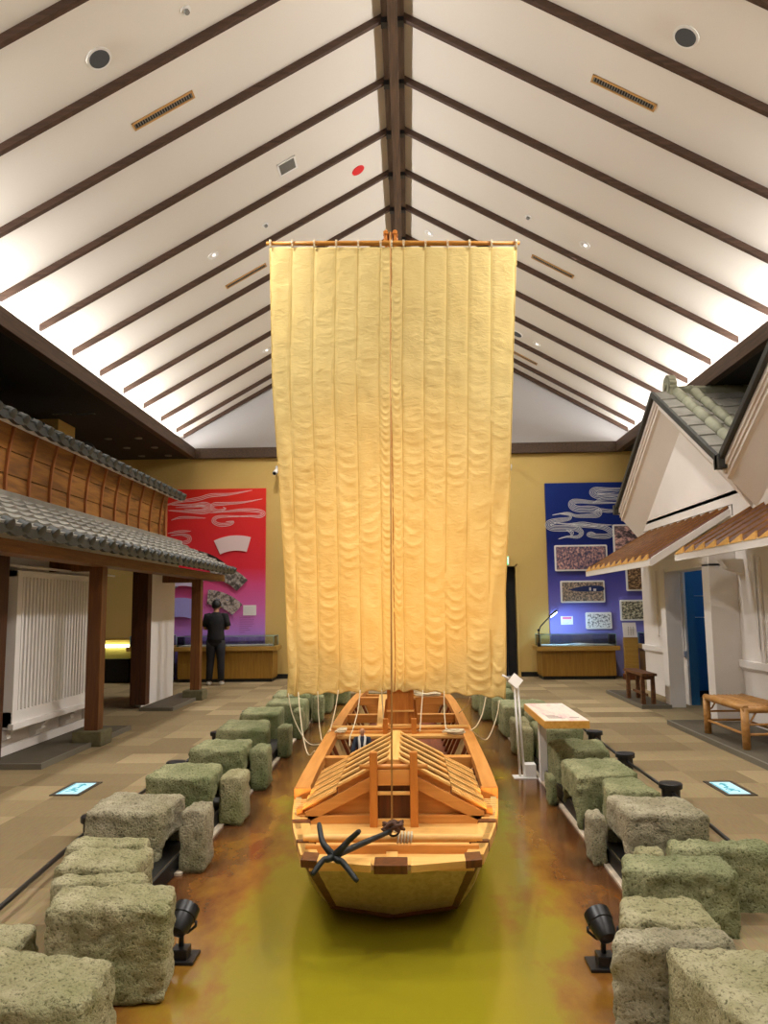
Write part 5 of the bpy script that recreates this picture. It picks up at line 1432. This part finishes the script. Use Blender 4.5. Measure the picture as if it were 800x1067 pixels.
# display cases
def case(label, x0, x1, yf, yb, ztop, zg, glow=None):
    r = thing('display_case', label, 'display case', ((x0+x1)/2, (yf+yb)/2, 0), 'display cases along the end wall')
    obj('cabinet', MB().box(x0+.09, x1-.09, yf+.06, yb, .07, ztop-.07), M['case_wood'], r, bevel=.004)
    obj('plinth', MB().box(x0+.11, x1-.11, yf+.09, yb, 0, .07), M['black'], r)
    obj('counter', MB().box(x0, x1, yf, yb, ztop-.09, ztop), M['case_top'], r, bevel=.006)
    obj('deck', MB().box(x0+.1, x1-.1, yf+.08, yb-.06, ztop, ztop+.02), M['paper'], r)
    mb = MB(); t = .008
    a, b, c_, d_ = x0+.07, x1-.07, yf+.05, yb-.03
    mb.box(a,b,c_,c_+t,ztop,zg).box(a,b,d_-t,d_,ztop,zg).box(a,a+t,c_+t,d_-t,ztop,zg).box(b-t,b,c_+t,d_-t,ztop,zg).box(a,b,c_,d_,zg,zg+t)
    obj('glass_cover', mb, M['glass'], r)
    e = MB()
    for q in (c_, d_): e.tube([(a,q,zg+.004),(b,q,zg+.004)], .006, 6)
    for q in (a, b): e.tube([(q,c_,zg+.004),(q,d_,zg+.004)], .006, 6)
    for q in (a, b):
        for w in (c_, d_): e.tube([(q,w,ztop),(q,w,zg)], .006, 6)
    obj('glass_edge', e, plain('green_glass_edge', rgb(120,160,150), .3), r)
    return r
CL = case('long oak display case with low glass cover before the red panel, behind the person', -5.0, -2.80, 16.4, 17.08, .74, .95)
obj('booklet', MB().box(-3.3, -3.0, 16.6, 16.8, .762, .775), M['paper'], CL)
case('oak display case half hidden by the end post of the tiled house', -5.93, -5.04, 16.2, 17.0, .76, .98)
CR = case('oak display case with bluish lit glass top before the blue panel', 2.66, 4.36, 16.35, 17.08, .68, .92)
obj('open_book', MB().hexa([(3.3,16.6,.70),(3.62,16.6,.70),(3.62,16.85,.70),(3.3,16.85,.70),(3.3,16.6,.71),(3.62,16.6,.73),(3.62,16.85,.73),(3.3,16.85,.71)]).hexa([(3.63,16.6,.70),(3.95,16.6,.70),(3.95,16.85,.70),(3.63,16.85,.70),(3.63,16.6,.73),(3.95,16.6,.71),(3.95,16.85,.71),(3.63,16.85,.73)]), M['paper'], CR)
case('oak display case mostly hidden behind the white storehouse corner', 4.86, 5.9, 16.35, 17.08, .70, .93)
L = thing('arm_lamp', 'black thin arm lamp clamped to the left end of the blue-lit display case', 'lamp', (2.70,16.42,.68))
obj('clamp', MB().box(2.665,2.715,16.37,16.43,.681,.76), M['black_metal'], L)
obj('arm', MB().tube([(2.69,16.36,.75),(2.69,16.36,1.0),(2.74,16.40,1.1),(2.98,16.5,1.32)], .012, 8), M['black_metal'], L)
obj('joint', MB().tube([(2.69,16.335,1.02),(2.69,16.385,1.02)], .026, 12), M['black_metal'], L)
obj('head', MB().tube([(2.95,16.49,1.30),(3.12,16.55,1.42)], [.024,.028], 10), M['black_metal'], L)
obj('tube', MB().tube([(2.97,16.495,1.292),(3.11,16.545,1.392)], .018, 8), emit('cool_lamp_tube', (.45,.75,1,1), 30), L)
St = thing('notice_stand', 'slim oak stand carrying a white notice, right of the blue-lit case', 'stand', (4.62, 16.2, 0))
obj('column', MB().box(4.42,4.70,16.26,16.36,.12,.86), M['panel_wood'] if False else M['case_top'], St, bevel=.003)
obj('foot', MB().box(4.40,4.72,16.2,16.42,0,.12), M['boat_dark'], St, bevel=.004)
obj('notice', MB().hexa([(4.41,16.25,.86),(4.69,16.25,.86),(4.69,16.27,.86),(4.41,16.27,.86),(4.40,16.28,1.16),(4.67,16.28,1.16),(4.67,16.30,1.16),(4.40,16.30,1.16)]), M['paper'], St)
mb = MB()
for i in range(3):
    for j_ in range(6): mb.box(4.50+.05*i, 4.515+.05*i, 16.244, 16.251, 1.06-.03*j_, 1.075-.03*j_)
obj('lines', mb, M['grey'], St)
# green exit sign over the doorway
X = thing('exit_sign', 'small lit green exit sign over the dark doorway beside the sail', 'sign', (2.1, YE-.06, 2.45))
obj('housing', MB().box(1.88, 2.22, YE-.08, YE-.0, 2.42, 2.62), M['white'], X, bevel=.004)
obj('face', MB().box(1.895, 2.205, YE-.085, YE-.08, 2.435, 2.605), emit('exit_green', (.02,.75,.2,1), 2.2), X)
mb = MB()
yy = YE-.0865
mb.box(2.115,2.125,yy,yy+.002,2.45,2.59).box(2.19,2.20,yy,yy+.002,2.45,2.59).box(2.115,2.20,yy,yy+.002,2.58,2.59)
ribbon(mb, [(2.155,2.55),(2.150,2.51)], .03, yy, yy+.002); ribbon(mb, [(2.15,2.51),(2.17,2.485),(2.165,2.455)], .014, yy, yy+.002)
ribbon(mb, [(2.15,2.51),(2.135,2.485),(2.11,2.475)], .014, yy, yy+.002); ribbon(mb, [(2.125,2.535),(2.15,2.545),(2.175,2.52)], .012, yy, yy+.002)
mb.tube([(2.165,yy,2.57),(2.165,yy+.002,2.57)], .013, 12)
mb.box(1.92,2.0,yy,yy+.002,2.515,2.525); mb.prism([(1.92,2.52),(1.945,2.545),(1.945,2.495)], 1, yy, yy+.002)
obj('running_figure', mb, emit('exit_white', (.9,1,.92,1), 2.5), X)
# floor signs
def floor_sign(x0, x1, y0, y1, label, flip):
    r = thing('floor_exit_sign', label, 'sign', ((x0+x1)/2, (y0+y1)/2, 0), 'lit floor signs')
    b = .035
    obj('frame', MB().box(x0-b,x1+b,y0-b,y0,.001,.008).box(x0-b,x1+b,y1,y1+b,.001,.008).box(x0-b,x0,y0,y1,.001,.008).box(x1,x1+b,y0,y1,.001,.008), M['platform_edge'] if False else plain('dark_bronze_frame', rgb(70,62,50), .4), r)
    obj('lens', MB().box(x0,x1,y0,y1,.001,.006), emit('lit_white_lens', (.62,.95,1,1), 1.0), r)
    g = emit('lit_cyan_mark', (.10,.62,.72,1), .75)
    mb = MB(); z0, z1 = .006, .0075
    xm = (x0+x1)/2; w = x1-x0
    # running figure, arrow
    def S(pts, wd):
        P = [Vector((a, b_)) for a, b_ in pts]
        for a, b_ in zip(P, P[1:]): mb.bar((a.x,a.y,z1-.0007), (b_.x,b_.y,z1-.0007), wd, .0014)
    yA = y0 + .33*(y1-y0)
    S([(xm-.02,yA+.05),(xm+.0,yA)], .03); S([(xm,yA),(xm+.04,yA-.02),(xm+.03,yA-.06)], .014); S([(xm,yA),(xm-.03,yA-.03),(xm-.055,yA-.03)], .014); S([(xm-.05,yA+.02),(xm-.02,yA+.05),(xm+.03,yA+.03)], .012)
    mb.tube([(xm-.025,yA+.085,z0),(xm-.025,yA+.085,z1)], .018, 12)
    yB_ = y0 + .74*(y1-y0)
    S([(xm,yB_-.08),(xm,yB_+.03)], .02)
    mb.prism([(xm-.04,yB_+.02),(xm+.04,yB_+.02),(xm,yB_+.075)], 2, z0, z1)
    S([(x0+.012,y0+.03),(x0+.012,y1-.03)], .01)
    obj('pictogram', mb, g, r)
floor_sign(-3.01, -2.82, 6.67, 7.09, 'lit white and cyan exit sign set flush in the left carpet', False)
floor_sign(2.57, 2.75, 6.58, 7.02, 'lit white and cyan exit sign set flush in the right carpet', True)

# information board and sign post on the right bank
IB = thing('information_board', 'thick pine board with a printed pink-white top on a pale leg over the stones', 'information board', (1.3, 7.1, -.1))
zt = .60
obj('board', MB().box(1.10, 1.47, 6.56, 7.70, zt-.065, zt-.004), M['panel_wood'], IB, bevel=.003)
obj('printed_top', MB().box(1.105, 1.465, 6.565, 7.695, zt-.004, zt), print_mat('map_print', [(.35, rgb(236,160,170)), (.48, rgb(240,226,210)), (.6, rgb(240,232,222)), (.72, rgb(238,216,150))], 5, 1, 11.3), IB)
mb = MB()
for i in range(4): mb.box(1.16, 1.3-.02*i, 6.7+.05*i, 6.715+.05*i, zt, zt+.001)
mb.box(1.34, 1.42, 6.72, 6.74, zt, zt+.001)
obj('caption_lines', mb, plain('grey_ink', rgb(110,100,100), .7), IB)
obj('leg', MB().box(1.21, 1.28, 7.53, 7.61, -.1, zt-.065), M['white_wood'], IB, bevel=.004)
obj('foot', MB().box(1.205, 1.32, 7.51, 7.66, -.1, -.085), M['white_wood'], IB)
obj('under_bracket', MB().box(1.16, 1.40, 6.9, 7.62, zt-.085, zt-.065), M['white_wood'], IB)
SP = thing('sign_post', 'slim white twin-rod post with a tilted square white plate, standing in the canal', 'post', (1.05, 7.73, -.1))
obj('rod', MB().tube([(1.045,7.73,-.09),(1.018,7.73,.76)], .011, 10), M['white'], SP)
obj('rod', MB().tube([(1.085,7.73,-.09),(1.05,7.73,.76)], .011, 10), M['white'], SP)
obj('base_plate', MB().box(.98, 1.2, 7.66, 7.82, -.1, -.092), M['white'], SP)
obj('power_box', MB().box(1.085, 1.195, 7.68, 7.80, -.092, .03), M['white'], SP, bevel=.005)
c = Vector((1.025, 7.70, .815)); a = Vector((.075,.0,.004)); b = Vector((.006,-.03,-.072)); n_ = a.cross(b).normalized()*.008
obj('plate', MB().hexa([c-a+n_*-1, c-b-n_, c+a-n_, c+b-n_, c-a+n_, c-b+n_, c+a+n_, c+b+n_]), M['white'], SP)
obj('stub', MB().tube([(.96,7.71,.835),(.90,7.72,.87)], .011, 8), M['white'], SP)

# ------------------------------------------------------------------ light: cove strips, downlights, floor spots, added fill lamps
def area(name, loc, rot, sx, sy, e, c=(1,1,1)):
    l = bpy.data.lights.new(name, 'AREA'); l.shape = 'RECTANGLE'; l.size = sx; l.size_y = sy; l.energy = e; l.color = c
    o = bpy.data.objects.new(name, l); COL.objects.link(o); o.location = loc; o.rotation_euler = rot
    return o
def spotl(name, loc, tgt, e, ang, c=(1,1,1), blend=.6, rad=.08):
    l = bpy.data.lights.new(name, 'SPOT'); l.energy = e; l.spot_size = math.radians(ang); l.spot_blend = blend; l.color = c; l.shadow_soft_size = rad
    o = bpy.data.objects.new(name, l); COL.objects.link(o); o.location = loc
    o.rotation_euler = (Vector(tgt)-Vector(loc)).to_track_quat('-Z', 'Y').to_euler()
    return o
LY = YE - YB - .4
for s, x in ((-1, -5.25), (1, 5.13)):
    # cove strip on top of the eave beam, shining up the ceiling slope
    d = Vector((-s*.55, 0, .83))
    o = area('cove_strip', (x, (YB+YE)/2, 5.03), d.to_track_quat('-Z', 'Y').to_euler(), .12, .12, 1, (1,.975,.96))
    o.rotation_euler = Vector((-s*.35, 0, .94)).to_track_quat('-Z', 'Y').to_euler()
    o.data.shape = 'RECTANGLE'
    # long side along Y
    q = Vector((-s*.35, 0, .94)).normalized()
    zax = -q; yax = Vector((0,1,0)); xax = yax.cross(zax).normalized()
    mw = Matrix((xax, yax, zax)).transposed().to_4x4(); mw.translation = Vector((x, (YB+YE)/2, 5.03))
    o.matrix_world = mw
    o.data.size = .10; o.data.size_y = LY; o.data.energy = COVE
    # added fill strip, not a known fitting, to brighten the far upper slope
    q = Vector((-s*.80, 0, .60)).normalized()
    zax = -q; xax = yax.cross(zax).normalized()
    mw = Matrix((xax, yax, zax)).transposed().to_4x4(); mw.translation = Vector((x, (YB+YE)/2, 5.12))
    o = area('cove_wash_strip', (0,0,0), (0,0,0), .1, .1, CEIL_FILL, (1,.965,.93))
    o.matrix_world = mw; o.data.size = .10; o.data.size_y = LY; o.data.spread = math.radians(100)
for x, y, e in [(-2.83, 2.6, 1), (2.65, 2.6, 1), (-2.83, -1.5, 1), (2.65, -1.5, 1), (-2.83, 6.6, 1), (2.65, 6.6, 1), (-2.83,10.85,1), (2.65,10.84,1), (2.65,15.13,1), (-2.83,15.14,1)]:
    spotl('downlight', (x, y, cz(x)-.06), (x*.8, y+.2, 0), DOWN*e, 120, (1,.965,.92), .9, .12)
spotl('floor_spot_beam', (-1.03, 3.93, .17), (-.35, 7.85, 2.0), FSPOT, 46, (1,.50,.11), 1.0, .05)
spotl('floor_spot_beam', (.845, 3.87, .16), (.12, 7.85, 2.0), FSPOT, 46, (1,.50,.11), 1.0, .05)
spotl('case_lamp', (3.08, 16.5, 1.36), (3.35, 17.1, .9), 45, 140, (.35,.66,1), .8, .02)
pl = bpy.data.lights.new('blue_room_lamp', 'POINT'); pl.energy = 16; pl.color = (.4,.7,1); pl.shadow_soft_size = .2
o = bpy.data.objects.new('blue_room_lamp', pl); COL.objects.link(o); o.location = (5.6, 11.6, 2.4)
for x, y, t in ((-5.34,14.95,(-4.6,16.9,2.6)), (-5.34,12.2,(-4.4,12.0,1.6)), (-5.34,8.5,(-4.3,8.5,3)), (5.3,15.0,(4.6,16.9,2.4))):
    pass
for x, y, t, e in FACADE_FILL:
    spotl('wall_washer', (x, y, cz(x)-.1), t, e, 95, (1,.97,.94), .9, .15)  # added fill spots without fittings, to brighten the house fronts

w = bpy.data.worlds.new('hall_air'); SC.world = w; w.use_nodes = True
w.node_tree.nodes['Background'].inputs['Color'].default_value = (.9,.92,1,1); w.node_tree.nodes['Background'].inputs['Strength'].default_value = .3
# ------------------------------------------------------------------ camera
cam = bpy.data.cameras.new('camera'); co = bpy.data.objects.new('camera', cam); COL.objects.link(co)
cam.sensor_fit = 'VERTICAL'; cam.sensor_height = 24.0; cam.lens = 805.0/1067*24.0
Rm = Matrix.Rotation(math.radians(1.758), 3, 'Z') @ Matrix.Rotation(math.radians(90+6.961), 3, 'X') @ Matrix.Rotation(math.radians(-.65), 3, 'Z')
co.matrix_world = Matrix.Translation((0,0,1.55)) @ Rm.to_4x4()
cam.clip_start = .05; cam.clip_end = 100
SC.camera = co
SC.view_settings.view_transform = 'Standard'; SC.view_settings.look = 'None'; SC.view_settings.gamma = 1; SC.view_settings.use_curve_mapping = False
SC.view_settings.exposure = EXPO
SC.cycles.max_bounces = 8; SC.cycles.diffuse_bounces = 5; SC.cycles.glossy_bounces = 4; SC.cycles.transparent_max_bounces = 12
SC.cycles.use_denoising = True; SC.cycles.sample_clamp_indirect = 6
